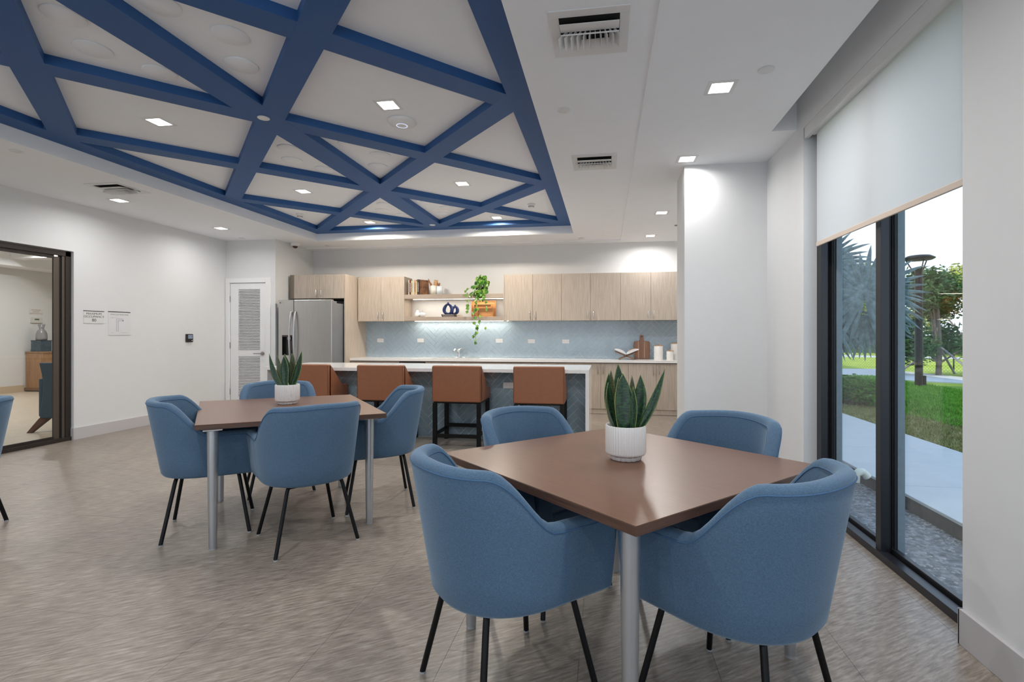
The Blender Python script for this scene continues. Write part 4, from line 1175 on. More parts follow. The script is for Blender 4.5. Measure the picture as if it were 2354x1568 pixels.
# pothos
ph = thing('trailing_pothos', 'green trailing pothos hanging from the upper shelf over the tiles', 'plant', (0,0,0))
MB().lathe([(0.0005,0),(0.045,0),(0.062,0.10),(0.060,0.11),(0.050,0.105)], 28, c=(-2.06,8.30,SZ)).build('pot', M['blackplastic'], ph, smooth=True)
pm, nt, b = new_mat('pothos_leaf'); 
tcn = nt.nodes.new('ShaderNodeNewGeometry'); nz = nt.nodes.new('ShaderNodeTexNoise'); nz.inputs['Scale'].default_value = 26
cr = nt.nodes.new('ShaderNodeValToRGB'); cr.color_ramp.elements[0].position = 0.38; cr.color_ramp.elements[0].color = (0.03,0.13,0.015,1)
cr.color_ramp.elements[1].position = 0.68; cr.color_ramp.elements[1].color = (0.30,0.42,0.06,1)
e_ = cr.color_ramp.elements.new(0.5); e_.color = (0.09,0.25,0.025,1)
nt.links.new(tcn.outputs['Position'], nz.inputs['Vector']); nt.links.new(nz.outputs[0], cr.inputs[0]); nt.links.new(cr.outputs[0], b.inputs['Base Color'])
b.inputs['Roughness'].default_value = 0.35
vine_m = mat('brown_vine', (0.10,0.07,0.03), 0.7)
# heart shaped leaf mesh
hv = []; hf = []
prof = [(0,0),(0.30,0.10),(0.46,0.30),(0.44,0.52),(0.28,0.78),(0,1.08),(-0.28,0.78),(-0.44,0.52),(-0.46,0.30),(-0.30,0.10)]
hv = [(p[0], 0.12*abs(p[0])-0.10*(p[1]-0.4)**2, -p[1]) for p in prof]+[(0,-0.05,-0.25),(0,-0.03,-0.60)]
hf = [(0,1,10),(1,2,10),(2,3,11,10),(3,4,11),(4,5,11),(5,6,11),(6,7,11),(7,8,10,11),(8,9,10),(9,0,10)]
hme = bpy.data.meshes.new('leaf'); hme.from_pydata(hv, [], hf); hme.materials.append(pm)
for p in hme.polygons: p.use_smooth = True
rl = random.Random(3)
def pleaf(x, y, z, s_, az, droop, roll):
    o = link('leaf', hme, ph); o.location = (x, y, z); o.scale = (s_, s_, s_)
    o.rotation_euler = (droop, roll, az)
for i in range(84):
    a = rl.uniform(0, 2*PI); r_ = rl.uniform(0.02, 0.15); zz = rl.uniform(-0.04, 0.30)
    k_ = 1-0.5*abs(zz-0.15)/0.2
    x_ = -2.085+r_*math.cos(a)*1.0*k_; y_ = 8.20+0.09*math.sin(a)*k_
    if zz < 0.02: y_ = min(y_, 8.155); x_ -= 0.03
    pleaf(x_, y_, SZ+zz+0.03, rl.uniform(0.055, 0.082), rl.uniform(-0.9, 0.9), rl.uniform(-0.9, 0.35), rl.uniform(-0.8, 0.8))
vines = [
 [(-2.10,8.20,2.06),(-2.20,8.15,1.99),(-2.28,8.135,1.93),(-2.30,8.13,1.80),(-2.315,8.13,1.66)],
 [(-2.08,8.18,2.04),(-2.14,8.13,1.95),(-2.16,8.12,1.82),(-2.20,8.12,1.66),(-2.19,8.13,1.52),(-2.165,8.14,1.40),(-2.19,8.15,1.30),(-2.21,8.15,1.24)],
 [(-2.06,8.18,2.04),(-2.10,8.13,1.95),(-2.11,8.12,1.80),(-2.13,8.12,1.62),(-2.10,8.13,1.46),(-2.13,8.14,1.36),(-2.18,8.15,1.24),(-2.17,8.15,1.13)],
 [(-2.03,8.18,2.05),(-2.02,8.13,1.93),(-1.99,8.12,1.82),(-1.97,8.12,1.70)],
 [(-2.12,8.2,2.10),(-2.24,8.15,2.09),(-2.33,8.13,2.02),(-2.34,8.13,1.94)],
]
for vi, vp in enumerate(vines):
    MB().tube(vp, 0.0022, 6).build('vine', vine_m, ph, smooth=True)
    for i in range(len(vp)-1):
        a, b_ = Vector(vp[i]), Vector(vp[i+1])
        nl = 2 if a.z > 1.6 else 1
        for q in range(nl):
            p = a.lerp(b_, (q+rl.random()*0.6)/nl)
            pleaf(p.x+rl.uniform(-0.03, 0.03), p.y-0.012, p.z+0.02, rl.uniform(0.045, 0.075), rl.uniform(-0.7, 0.7), rl.uniform(-0.6, 0.1), rl.uniform(-0.6, 0.6))
    pleaf(vp[-1][0], vp[-1][1]-0.01, vp[-1][2]+0.02, 0.055, 0.2, -0.2, 0.2)
    if vi == 2:
        pleaf(-2.01, 8.14, 1.40, 0.055, -0.4, -0.2, -0.5)

# ================================================================== COUNTER DECOR
CT = 0.864
def canister(x, y, r, h, label):
    t = thing('canister', label, 'canister', (x, y, CT), 0, 'white canisters with wooden lids')
    MB().lathe([(0.0005,0),(r,0),(r,h),(0.0005,h)], 40).build('body', M['ceramic'], t, smooth=True, bevel=0.003)
    ld2 = MB().lathe([(0.0005,h),(r+0.001,h),(r+0.001,h+0.009),(0.0005,h+0.009)], 40).build('lid', wood_l, t, smooth=True, bevel=0.002)
    MB().lathe([(0.0005,h+0.008),(0.008,h+0.009),(0.012,h+0.02),(0.009,h+0.028),(0.0005,h+0.03)], 20).build('knob', wood_l, ld2, smooth=True)
canister(0.862, 8.24, 0.073, 0.222, 'medium white canister with wood lid, left of the pair by the column')
canister(1.035, 8.16, 0.055, 0.140, 'smallest white canister in front with a wood knob lid')
canister(1.165, 8.36, 0.093, 0.255, 'tallest white canister at the back, half hidden by the column')
t = thing('paddle_board', 'walnut cutting board with round-holed handle leaning on the tiles', 'cutting board', (0.612, 8.435, CT+0.002))
t.rotation_euler = (-math.radians(7), 0, 0)
P = [(-0.118,0),(-0.126,0.02),(-0.134,0.15),(-0.130,0.27),(-0.120,0.292),(-0.045,0.300),(-0.030,0.315),(-0.030,0.385),(-0.024,0.40),(0.024,0.40),(0.030,0.385),(0.030,0.315),(0.045,0.300),(0.120,0.292),(0.130,0.27),(0.134,0.15),(0.126,0.02),(0.118,0)]
nn = len(P)
wal = grain('striped_walnut', (0.13,0.055,0.03), (0.30,0.15,0.09), 0.4, scale=(26,6,1.2), nscale=1.5)
MB().add([(p[0],-0.010,p[1]) for p in P]+[(p[0],0.008,p[1]) for p in P], [tuple(range(nn)), tuple(range(2*nn-1,nn-1,-1))]+[(a,(a+1)%nn,nn+(a+1)%nn,nn+a) for a in range(nn)], True).build('board', wal, t, bevel=0.004)
MB().box(-0.058,-0.051,-0.0108,-0.0098,0.004,0.294).box(0.042,0.049,-0.0108,-0.0098,0.004,0.292).build('pale_stripe', mat('sapwood_stripe', (0.55,0.42,0.28), 0.45), t)
MB().tube([(0,-0.0108,0.373),(0,0.0085,0.373)], 0.011, 20).build('hang_hole', M['darkvoid'], t)
# book stand
t = thing('book_stand', 'crossed wooden book stand on the counter', 'book stand', (0.345, 8.17, CT))
for s_ in (-1, 1):
    MB().obox((s_*0.03, 0, 0.072), (s_*0.150, 0, 0.062), (0, 0.085, 0), (-s_*0.0035, 0, 0.0082)).build('panel', grain('stand_wood%d' % (s_+1), (0.12,0.05,0.025), (0.30,0.15,0.07), 0.4, scale=(20,4,4), nscale=2), t)
t = thing('open_book', 'open book with colour photo page resting on the crossed stand', 'book', (0.345, 8.17, CT))
pgm = mat('white_pages', (0.74,0.74,0.76), 0.7)
for s_ in (-1, 1):
    N = 12; top = []; bot = []
    for i in range(N+1):
        u = i/N
        xx = s_*(0.006+0.185*u)
        zb = 0.088+0.075*u
        top.append((xx, zb+0.012+0.034*math.sin(PI*min(1,u*1.05))**0.7*(1-0.35*u))); bot.append((xx, zb))
    vs = []
    for yy in (-0.12, 0.12):
        vs += [(a, yy, b_) for a, b_ in bot]+[(a, yy, b_) for a, b_ in top]
    K = N+1; fs = []
    for i in range(N):
        fs += [(i, i+1, K+i+1, K+i), (2*K+i, 3*K+i, 3*K+i+1, 2*K+i+1), (K+i, K+i+1, 3*K+i+1, 3*K+i), (i, 2*K+i, 2*K+i+1, i+1)]
    fs += [(0, K, 3*K, 2*K), (N, 2*K+N, 3*K+N, K+N)]
    MB().add(vs, fs).build('page_block', pgm, t)
    if s_ == 1:
        vs = [(a, -0.110, b_+0.0012) for a, b_ in top[2:11]]+[(a, 0.110, b_+0.0012) for a, b_ in top[2:11]]
        MB().add(vs, [(i, i+1, 9+i+1, 9+i) for i in range(8)]).build('photo_page', grain('food_photo', (0.62,0.22,0.10), (0.80,0.62,0.48), 0.5, scale=(10,10,10), nscale=2), t)

# ================================================================== ROOM BEYOND THE GLASS DOOR
fl2 = MB().box(-13.2, -6.451, 0.0, 13.0, -0.1, -0.001).build('floor_side_room', M['oak_floor']); fl2['kind'] = 'structure'
w = MB().box(-13.1, -12.85, 0.0, 13.0, -0.1, 3.2).build('wall_side_room', M['wall']); w['kind'] = 'structure'
w = MB().box(-13.1, -6.45, 13.0, 13.15, -0.1, 3.2).build('wall_side_room_back', M['wall']); w['kind'] = 'structure'
w = MB().box(-13.1, -6.45, -0.15, 0.0, -0.1, 3.2).build('wall_side_room_near', M['wall']); w['kind'] = 'structure'
w = MB().box(-6.45, -6.33, 7.57, 13.0, -0.1, 3.2).build('wall_side_room_right', M['wall']); w['kind'] = 'structure'
w = MB().box(-13.1, -6.45, 0.0, 13.0, 3.0, 3.2).box(-13.1, -12.3, 0.0, 13.0, 2.72, 3.0).box(-12.3,-9.5,8.55,8.8,2.86,3.0).build('ceiling_side_room', M['ceil']); w['kind'] = 'structure'
w = MB().box(-12.85, -12.835, 0.0, 9.19, 0, 0.145).build('baseboard_side_room', mat('tan_baseboard', (0.55,0.44,0.30), 0.5)); w['kind'] = 'structure'
for (xx, yy, wh) in ((-9.0, 5.5, 'near the glass door'), (-11.3, 8.3, 'in front of the oak desk'), (-11.3, 5.0, 'at the near far-side corner'), (-8.6, 9.5, 'at the back of the room')):
    square_light(xx, yy, 3.0, 'square side room downlight '+wh, power=26, grp='square downlights in the side room')
# desk
oak = grain('golden_oak_veneer', (0.26,0.13,0.055), (0.42,0.235,0.11), 0.35, scale=(6,6,1), nscale=5)
t = thing('console_desk', 'golden oak writing desk against the far wall of the side room', 'desk')
MB().box(-12.83, -12.33, 9.20, 11.2, 0.865, 0.892).build('desk_top', oak, t, bevel=0.003)
MB().box(-12.82, -12.35, 9.21, 9.62, 0.075, 0.865).build('pedestal', oak, t, bevel=0.003)
MB().box(-12.84, -12.32, 9.195, 9.635, 0.02, 0.085).build('plinth', grain('dark_oak', (0.14,0.07,0.035), (0.22,0.12,0.06), 0.4), t, bevel=0.006)
MB().box(-12.82, -12.35, 10.8, 11.19, 0.02, 0.865).build('pedestal', oak, t, bevel=0.003)
MB().box(-12.80, -12.345, 9.62, 10.8, 0.725, 0.865).build('drawer_box', mat('red_brown_veneer', (0.20,0.10,0.065), 0.35), t, bevel=0.003)
t = thing('stone_box', 'dark blue-grey stone box on the desk', 'box', (-12.56, 9.33, 0.892))
MB().box(-0.13, 0.13, -0.115, 0.11, 0, 0.235).build('body', grain('blue_slate', (0.025,0.045,0.06), (0.07,0.10,0.13), 0.4, scale=(6,6,6), nscale=3), t, bevel=0.006)
MB().box(-0.135, 0.135, -0.12, 0.115, 0.235, 0.25).build('lid', mat('dark_slate_lid', (0.03,0.04,0.05), 0.4), t, bevel=0.004)
t = thing('grey_vase', 'grey flared-neck vase standing on the stone box', 'vase', (-12.56, 9.33, 1.142))
MB().lathe([(0.0005,0),(0.095,0),(0.10,0.05),(0.095,0.15),(0.075,0.21),(0.045,0.245),(0.04,0.27),(0.065,0.36),(0.055,0.36),(0.03,0.27)], 32).build('body', mat('grey_mercury_glass', (0.25,0.24,0.25), 0.3, noise=0.2, nscale=10), t, smooth=True)
# side room sign + thermostat
s = thing('notice_sign', 'small white notice with red print on the side room wall', 'sign', (-12.85, 9.43, 1.79))
MB().box(0, 0.006, -0.15, 0.15, -0.068, 0.068).build('plate', M['acrylic'], s)
for tx, z in (('FACP INSIDE', 0.040), ('SWITCH', 0.0), ('GEAR ROOM 120', -0.040)):
    text_part('lettering', tx, 0.034, M['redink'], s, (0.0065, 0, z), RZL)
t = thing('wall_controller', 'beige wall controller with small display in the side room', 'thermostat', (-12.85, 9.43, 1.60))
MB().box(0, 0.03, -0.115, 0.115, -0.065, 0.065).build('housing', mat('beige_plastic', (0.62,0.62,0.58), 0.5), t, bevel=0.006)
MB().box(0.03, 0.032, -0.045, 0.045, 0.0, 0.035).build('display', mat('green_grey_lcd', (0.10,0.14,0.11), 0.3), t)
# parsons chair
t = thing('parsons_chair', 'high-backed slate blue upholstered chair in the side room', 'chair', (-7.07, 5.62, 0), math.radians(12))
slate = fabric('slate_blue_velvet', (0.06, 0.105, 0.15), 0.15)
P = [(-0.30,0.17),(0.30,0.17),(0.29,0.28),(0.255,0.5),(0.25,0.62),(0.265,0.75),(0.295,0.90),(-0.295,0.90),(-0.265,0.75),(-0.25,0.62),(-0.255,0.5),(-0.29,0.28)]
nn = len(P)
MB().add([(p[0],-0.14-0.02*(p[1]-0.2),p[1]) for p in P]+[(p[0],-0.05-0.02*(p[1]-0.2),p[1]) for p in P], [tuple(range(nn)), tuple(range(2*nn-1,nn-1,-1))]+[(a,(a+1)%nn,nn+(a+1)%nn,nn+a) for a in range(nn)], True).build('backrest', slate, t, bevel=0.012)
MB().box(-0.27, 0.27, -0.06, 0.50, 0.17, 0.47).build('seat', slate, t, bevel=0.02)
for s_ in (-1, 1):
    MB().box(min(s_*0.275,s_*0.33), max(s_*0.275,s_*0.33), -0.12, 0.44, 0.19, 0.69).build('arm', slate, t, bevel=0.015)
    MB().add([(s_*0.20,-0.14,0.175),(s_*0.30,-0.14,0.175),(s_*0.30,-0.05,0.175),(s_*0.20,-0.05,0.175),(s_*0.31,-0.25,0),(s_*0.36,-0.25,0),(s_*0.36,-0.20,0),(s_*0.31,-0.20,0)], [(0,1,2,3),(7,6,5,4),(0,4,5,1),(1,5,6,2),(2,6,7,3),(3,7,4,0)], True).build('leg', mat('brown_leg%d' % (s_+1), (0.09,0.03,0.015), 0.35), t)
    MB().box(s_*0.25-0.02, s_*0.25+0.02, 0.44, 0.48, 0, 0.17).build('leg', M['blackwood'], t)

# ================================================================== BUILDING MASS (shades the near ground)
r = MB().box(-14, 1.72, -4.0, 24.0, 3.2, 6.4).build('roof', mat('roof_stucco', (0.6,0.6,0.58), 0.9)); r['kind'] = 'structure'
# ================================================================== OUTSIDE
def gmat(name, c1, c2, s1, c3=None, bump=0.5, rough=0.95, lo=0.35, hi=0.65):
    return grain(name, c1, c2, rough, scale=(1,1,1), nscale=s1, world=True, detail=8, c3=c3, bump=bump, lo=lo, hi=hi, spec=0.1)
gravel = MB().box(1.70, 2.46, -6, 30, -0.3, -0.15).build('gravel_bed', gmat('grey_gravel', (0.13,0.13,0.13), (0.34,0.34,0.34), 22, (0.22,0.22,0.22), 1.0)); tag(gravel, 'grey gravel strip between the window and the walkway', 'gravel', kind='stuff')
# loose pebbles
m = MB(); rg = random.Random(11)
for i in range(1500):
    x_, y_ = rg.uniform(1.74, 2.42), rg.uniform(1.9, 7.0)
    if rg.random() < 0.35: x_ = 2.42-abs(rg.gauss(0, 0.07))
    r_ = rg.uniform(0.005, 0.017)
    vs = [(x_+r_*a*rg.uniform(.7,1.2), y_+r_*b_*rg.uniform(.7,1.2), -0.15+r_*0.5*c_*rg.uniform(.7,1.1)) for a, b_, c_ in ((1,0,0),(0,1,0),(-1,0,0),(0,-1,0),(0,0,1),(0,0,-1))]
    m.add(vs, [(0,1,4),(1,2,4),(2,3,4),(3,0,4),(1,0,5),(2,1,5),(3,2,5),(0,3,5)])
o = m.build('pebbles', mat('pale_pebbles', (0.36,0.36,0.35), 0.9, noise=0.5, nscale=30), None, kind='stuff'); tag(o, 'scattered pale pebbles lying on the gravel strip', 'pebbles')
wk = thing('walkway', 'pale concrete walkway slab running past the window', 'walkway')
yy = -6.0
slab = mat('pale_concrete', (0.56,0.57,0.56), 0.85, noise=0.08, nscale=5, bump=0.15, bscale=90)
kerb = mat('dark_slab_edge', (0.14,0.13,0.12), 0.95, noise=0.3, nscale=20)
while yy < 30:
    MB().box(2.415, 3.865, yy+0.003, yy+1.517, -0.045, -0.02).build('slab', slab, wk, bevel=0.004); yy += 1.52
MB().box(2.422, 3.855, -6, 30, -0.3, -0.046).build('slab_side', kerb, wk)
g = MB().box(3.866, 5.1, -6, 40, -0.3, -0.044).build('dry_turf', gmat('dry_turf_soil', (0.20,0.15,0.08), (0.34,0.27,0.15), 14, (0.24,0.22,0.10), 0.8)); tag(g, 'dry brown turf strip along the walkway', 'turf', kind='stuff')
g = MB().box(5.1, 8.4, -6, 40, -0.3, -0.045).box(8.4, 12.0, -6, 14.0, -0.3, -0.045).build('lawn', gmat('lawn_soil', (0.12,0.24,0.03), (0.24,0.38,0.07), 6, (0.17,0.3,0.045), 0.8)); tag(g, 'lawn ground beside the walkway', 'lawn', kind='stuff')
# grass blades: dry edge and green lawn
def grass(name, label, n_, area, cols, h, seed):
    m = MB(); r_ = random.Random(seed)
    for i in range(n_):
        x_, y_ = area(r_)
        a = r_.uniform(0, 2*PI); hh = h*r_.uniform(0.5, 1.2); w_ = 0.005+0.004*r_.random()+0.0004*y_
        dx, dy = math.cos(a)*w_, math.sin(a)*w_; lx, ly = r_.gauss(0, .4)*hh, r_.gauss(0, .4)*hh
        m.add([(x_-dx,y_-dy,-0.05),(x_+dx,y_+dy,-0.05),(x_+lx,y_+ly,-0.045+hh)], [(0,1,2)])
    o = m.build(name, cols, None, kind='stuff', fixn=False); tag(o, label, 'grass')
dry = gmat('dry_grass', (0.32,0.25,0.12), (0.55,0.45,0.26), 9, (0.26,0.30,0.10), 0.0)
grn = gmat('green_grass', (0.10,0.27,0.03), (0.25,0.50,0.08), 5, (0.16,0.38,0.05), 0.0)
grass('dry_grass', 'dry brownish turf along the far edge of the walkway', 26000, lambda r_: (3.88+min(2.0,abs(r_.gauss(0,0.8))), r_.uniform(4.5,13)), dry, 0.04, 1)
grass('green_grass', 'green lawn grass beyond the dry strip', 42000, lambda r_: (4.9+3.4*r_.random(), r_.uniform(6,17)), grn, 0.06, 2)
# curved second path (polygon)
p2 = [(7.7,17.5),(8.0,16.1),(8.5,15.55),(9.5,14.85),(11.0,14.0),(14.0,12.6),(14.5,14.6),(12.2,15.9),(10.85,16.95),(10.55,19.2),(10.2,20.5),(9.0,20.4),(8.0,24),(6.0,24),(6.2,20)]
o = MB().prism(p2, -0.2, -0.03).build('curved_path', slab); tag(o, 'curved grey concrete path beyond the lawn', 'path')
gf = MB().box(8.4, 90, 14.0, 120, -0.3, -0.06).box(12.0, 90, -6, 14.0, -0.3, -0.06).box(-10, 8.4, 40, 120, -0.3,-0.06).build('field', gmat('sunlit_field', (0.25,0.33,0.04), (0.42,0.48,0.09), 1.5, (0.33,0.42,0.06), 0.3)); tag(gf, 'sunlit yellow-green field beyond the fence', 'field', kind='stuff')
rd = MB().add([(12,33,-0.05),(45,18,-0.05),(46,20,-0.05),(12,36,-0.05),(12,33,-0.2),(45,18,-0.2),(46,20,-0.2),(12,36,-0.2)], [(0,1,2,3),(7,6,5,4),(0,4,5,1),(1,5,6,2),(2,6,7,3),(3,7,4,0)], True).build('far_road', slab); tag(rd, 'pale road strip crossing the sunlit field', 'road')
# chain link fence
fm = mat('black_green_metal', (0.012,0.03,0.022), 0.5)
def chain(A, B, n_, h, label, mm, name='chain_link_fence', mesh=True):
    t = thing(name, label, 'fence')
    A, B = Vector(A), Vector(B); L_ = (B-A).length; d = (B-A).normalized()
    for i in range(n_+1):
        p = A.lerp(B, i/n_)
        MB().tube([p, p+Vector((0,0,h))], 0.022, 8).build('post', mm, t, smooth=True)
    MB().tube([A+Vector((0,0,h)), B+Vector((0,0,h))], 0.022, 8).build('top_rail', mm, t, smooth=True)
    if mesh:
        m = MB(); st_ = 0.11; k = int(L_/st_)
        for i in range(-int(h/st_), k+1):
            for sg in (1, -1):
                s0 = i*st_ if sg == 1 else i*st_+h
                a0, a1 = (i*st_, i*st_+h)
                if sg == 1: q0, q1, z0, z1 = a0, a1, 0.0, h
                else: q0, q1, z0, z1 = a0, a1, h, 0.0
                if q0 < 0: z0 = z0+(z1-z0)*(-q0)/(q1-q0); q0 = 0
                if q1 > L_: z1 = z0+(z1-z0)*(L_-q0)/(q1-q0); q1 = L_
                if q1 <= q0: continue
                pa = A+d*q0+Vector((0,0,z0)); pb = A+d*q1+Vector((0,0,z1))
                w_ = Vector((0,0,0.0035))
                m.add([pa-w_, pb-w_, pb+w_, pa+w_], [(0,1,2,3)])
        o = m.build('wire_mesh', mm, t, fixn=False); o['kind'] = 'stuff'
chain((8.7,24.5,-0.05), (13.6,14.6,-0.05), 5, 0.90, 'low black chain link fence beyond the curved path', fm)
chain((12,38,-0.05), (52,20,-0.05), 16, 1.1, 'distant green chain link fence before the hedges', mat('green_vinyl_fence', (0.02,0.20,0.13), 0.6), 'green_fence', False)
# lamp post
t = thing('lamp_post', 'black path light post with round disc head', 'lamp post', (7.875, 13.82, -0.05))
MB().tube([(0,0,0),(0,0,2.98)], 0.085, 20).build('post', M['blackmetal'], t, smooth=True)
MB().box(0.09, 0.15, -0.04, 0.04, 0.05, 0.28).build('outlet_box', M['blackmetal'], t)
for k in range(3):
    a = 2*PI*k/3+0.4
    MB().tube([(0.08*math.cos(a),0.08*math.sin(a),2.85),(0.26*math.cos(a),0.26*math.sin(a),3.22)], 0.014, 8).build('arm', M['blackmetal'], t, smooth=True)
MB().lathe([(0.0005,3.20),(0.28,3.21),(0.335,3.24),(0.335,3.265),(0.24,3.32),(0.0005,3.35)], 36).build('lamp_head', M['blackmetal'], t, smooth=True)
# drain pipe elbow
t = thing('drain_elbow', 'white plastic pipe elbow poking out of the walkway side', 'pipe', (2.33, 4.86, -0.01))
MB().tube([(0.02,0,-0.01),(0.0,0,0.015),(-0.02,0,0.035),(-0.05,-0.01,0.04),(-0.085,-0.02,0.02),(-0.09,-0.02,-0.05)], 0.034, 16).build('elbow', mat('cream_pvc', (0.70,0.70,0.60), 0.4), t, smooth=True)

# foliage helpers
def leaves_mesh(blobs, n_, size, seed, flat=0.6):
    m = MB(); r_ = random.Random(seed)
    for i in range(n_):
        c_, R = r_.choice(blobs)
        while True:
            d = Vector((r_.uniform(-1,1), r_.uniform(-1,1), r_.uniform(-1,1)))
            if 0.15 < d.length < 1: break
        d = d*(0.55+0.45*r_.random())
        p = Vector(c_)+Vector((d.x*R[0], d.y*R[1], d.z*R[2]))
        a = Vector((r_.gauss(0,1), r_.gauss(0,1), r_.gauss(0,.5))).normalized()*size*r_.uniform(.6,1.3)
        b_ = a.orthogonal().normalized(); b_ = (Matrix.Rotation(r_.uniform(0, 6.28), 3, a)@b_)*size*0.32
        m.add([p-a, p+b_, p+a, p-b_], [(0,1,2,3)])
    return m
def tree(x, y, h, cr, col, label, seed, n_=5000, leaf=0.09, trunk=0.07, name='tree', crown0=0.35, shape=None):
    t = thing(name, label, 'tree', (x, y, -0.06))
    r_ = random.Random(seed)
    m = MB().tube([(0,0,0),(0.04,0.02,h*0.3),(-0.02,0,h*0.6),(0,0,h*0.85)], [trunk,trunk*.85,trunk*.6,trunk*.25], 10)
    blobs = []
    for k in range(10):
        a = r_.uniform(0, 2*PI); q = r_.uniform(0.25, 0.8)*cr; z = h*(crown0+0.12+(0.80-crown0)*r_.random())
        blobs.append(((q*math.cos(a), q*math.sin(a), z), (cr*0.42, cr*0.42, cr*0.34)))
        m.tube([(0,0,h*(crown0-0.08)+0.2*h*r_.random()*0.6), (q*0.5*math.cos(a), q*0.5*math.sin(a), z*0.85), (q*math.cos(a), q*math.sin(a), z)], [trunk*.4, trunk*.25, trunk*.1], 6)
    blobs.append(((0,0,h*0.82), (cr*0.5, cr*0.5, cr*0.4)))
    m.build('trunk', mat('bark_%d' % seed, (0.16,0.13,0.11), 0.9, noise=0.3, nscale=12), t, smooth=True)
    o = leaves_mesh(blobs, n_, leaf, seed).build('foliage', col, t, fixn=False); o['kind'] = 'stuff'
    return t
lf_dark = gmat('dark_leaf', (0.02,0.065,0.025), (0.07,0.15,0.05), 8, (0.04,0.10,0.035), 0, 0.5)
lf_mid = gmat('mid_leaf', (0.10,0.17,0.04), (0.26,0.34,0.09), 2, (0.17,0.25,0.06), 0, 0.6)
lf_yel = gmat('yellow_leaf', (0.25,0.28,0.06), (0.45,0.46,0.14), 2, (0.34,0.37,0.09), 0, 0.6)
tr1 = tree(10.6, 17.6, 3.3, 1.9, lf_dark, 'young dark green tree with props just inside the fence', 21, 13000, 0.095, 0.085, 'staked_tree', 0.16)
for dx, dy in ((-0.45,1.35), (0.55,-1.0), (1.1,1.0)):
    MB().tube([(dx, dy, 0.0), (0.0, 0.0, 0.98)], 0.035, 8).build('wooden_prop', mat('grey_prop', (0.22,0.22,0.24), 0.8), tr1, smooth=True)
bgt = [(22,34,6.0,3.2,lf_yel,'pale yellow-green tree far across the field, behind the lamp post'),(28,38,7.5,4.2,lf_mid,'broad green tree at the far right of the field'),(19,42,6.5,3.6,lf_mid,'green tree far behind the palm fronds'),(25,30,4.2,2.6,lf_yel,'low bright tree right of the staked tree'),(34,44,8,4.5,lf_yel,'tall pale tree at the back of the field'),(32,28,6.0,3.4,lf_mid,'green spreading tree at the right edge of the window view'),(16,48,6,3.4,lf_yel,'pale tree far behind the street sign'),(23,48,7,4,lf_mid,'dense green tree in the far tree line')]
for k, (x_, y_, h_, c_, mm, lb) in enumerate(bgt):
    tree(x_, y_, h_, c_, mm, lb, 40+k, 4500, 0.20, 0.16, 'background_tree', 0.22)
for k, (x_, y_, lb) in enumerate(((18,40,'clipped hedge behind the green fence at left'),(30,33,'clipped hedge behind the green fence at right'),(24,37,'clipped hedge behind the green fence in the middle'))):
    t = thing('hedge', lb, 'hedge', (x_, y_, -0.06))
    o = leaves_mesh([((0.8*q, -0.4*q, 0.7), (1.2, 1.0, 0.8)) for q in range(-5, 6)], 4200, 0.14, 70+k).build('foliage', lf_mid, t, fixn=False); o['kind'] = 'stuff'
    MB().obox((0,0,0.45),(4.2,-2.1,0),(0.25,0.5,0),(0,0,0.45)).build('core', lf_dark, t)
# shrub by the walkway
t = thing('shrub', 'low feathery green shrub on the lawn at the left of the window view', 'shrub', (4.55, 9.9, -0.05))
MB().tube([(0,0,0),(0.02,0,0.25)], 0.03, 8).build('stem', mat('shrub_stem', (0.1,0.07,0.04), 0.9), t)
o = leaves_mesh([((-0.3,0.3,0.30),(0.5,0.5,0.30)),((0.25,-0.1,0.28),(0.5,0.5,0.28)),((0.1,0.6,0.3),(0.5,0.5,0.28))], 7000, 0.045, 90).build('foliage', gmat('fresh_leaf', (0.05,0.16,0.02), (0.16,0.34,0.05), 9, None, 0, 0.5), t, fixn=False); o['kind'] = 'stuff'
# street sign
t = thing('street_sign', 'small white square sign on a pole far across the lawn', 'sign', (14.79, 32.57, -0.06))
MB().tube([(0,0,0),(0.05,0,1.5)], 0.03, 8).build('pole', M['whitemetal'], t)
MB().box(-0.28, 0.28, -0.02, 0.0, 1.10, 1.62).build('panel', M['white'], t)
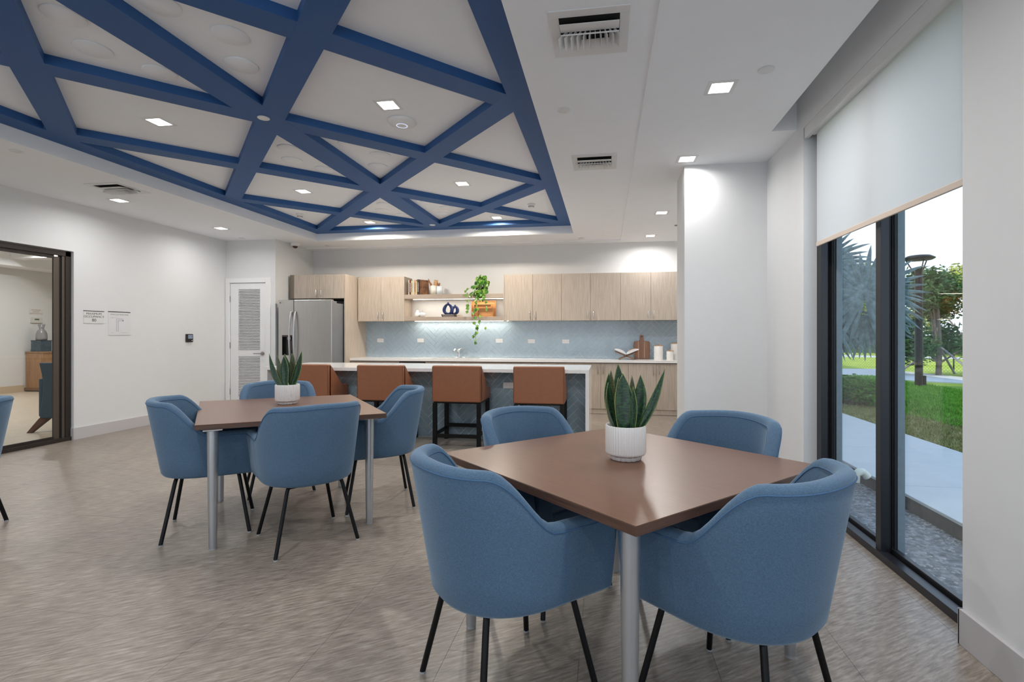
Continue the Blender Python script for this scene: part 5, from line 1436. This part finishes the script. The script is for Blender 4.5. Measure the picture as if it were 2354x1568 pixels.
# fan palm
t = thing('fan_palm', 'silver-blue fan palm with stiff spiky fronds right outside the window', 'palm', (5.26, 10.10, -0.05))
MB().tube([(0,0,0),(0.02,0,0.8),(0,0,1.7)], [0.20,0.17,0.15], 14).build('trunk', mat('palm_trunk', (0.14,0.12,0.10), 0.95, noise=0.3, nscale=15), t, smooth=True)
palm_m = gmat('silver_palm', (0.07,0.12,0.13), (0.22,0.30,0.32), 9, (0.13,0.20,0.21), 0, 0.5)
def fan(parent, hub, axis, normal, R, seed, spread=290, nseg=34, droop=0.18):
    hub, ax, nm = Vector(hub), Vector(axis).normalized(), Vector(normal).normalized()
    nm = (nm-ax*nm.dot(ax)).normalized(); sd = ax.cross(nm)
    r_ = random.Random(seed); m = MB()
    for i in range(nseg):
        a = math.radians(-spread/2+spread*i/(nseg-1))
        d = ax*math.cos(a)+sd*math.sin(a); pd = -ax*math.sin(a)+sd*math.cos(a)
        L_ = R*r_.uniform(0.86, 1.06); w_ = R*0.066
        q = [0.0, 0.3, 0.62, 0.85, 1.0]; ww = [0.12, 0.72, 0.62, 0.34, 0.02]
        vs = []
        for u, k in zip(q, ww):
            c_ = hub+d*(L_*u)+nm*(-0.10*L_*u*u+0.02*(i % 2))-Vector((0,0,droop*L_*u**2.2))
            vs += [c_-pd*(w_*k), c_+nm*(0.35*w_*k), c_+pd*(w_*k)]
        m.add(vs, [(3*j, 3*j+1, 3*j+4, 3*j+3) for j in range(4)]+[(3*j+1, 3*j+2, 3*j+5, 3*j+4) for j in range(4)])
    f_ = m.build('frond', palm_m, parent, fixn=False)
    MB().tube([(0,0,1.6), tuple(Vector((0,0,1.6)).lerp(hub, 0.5)+Vector((0,0,0.1))), tuple(hub)], [0.03,0.022,0.02], 8).build('stalk', palm_m, f_, smooth=True)
toc = Vector((-5.26, -10.10, -0.5)).normalized()
fan(t, (-0.82,-0.82,2.03), (0.1,0.2,1), toc, 0.98, 1, 330, 34, 0.10)
fan(t, (-1.25,0.0,2.55), (-0.8,0,0.8), toc+Vector((0.3,0,0.3)), 0.95, 2)
fan(t, (-0.40,-0.30,2.10), (1,0,0.12), toc+Vector((0,0,0.3)), 0.82, 3, 150, 20)
fan(t, (-0.9,0.6,2.75), (-0.5,0.4,0.9), toc, 0.9, 5)
fan(t, (-1.35,-0.5,1.75), (-0.9,0,-0.2), toc+Vector((0,0,0.5)), 0.9, 6)
fan(t, (-0.25,0.3,1.85), (1,0.1,-0.05), toc+Vector((0,0,0.6)), 0.75, 7, 120, 18)
fan(t, (-0.80,-0.75,1.65), (0.05,-0.1,-1), toc+Vector((0.1,0,0.1)), 0.80, 9, 150, 24, 0.0)
fan(t, (-1.15,-0.2,1.50), (-0.1,-0.1,-1), toc, 0.70, 8, 150, 22, 0.0)
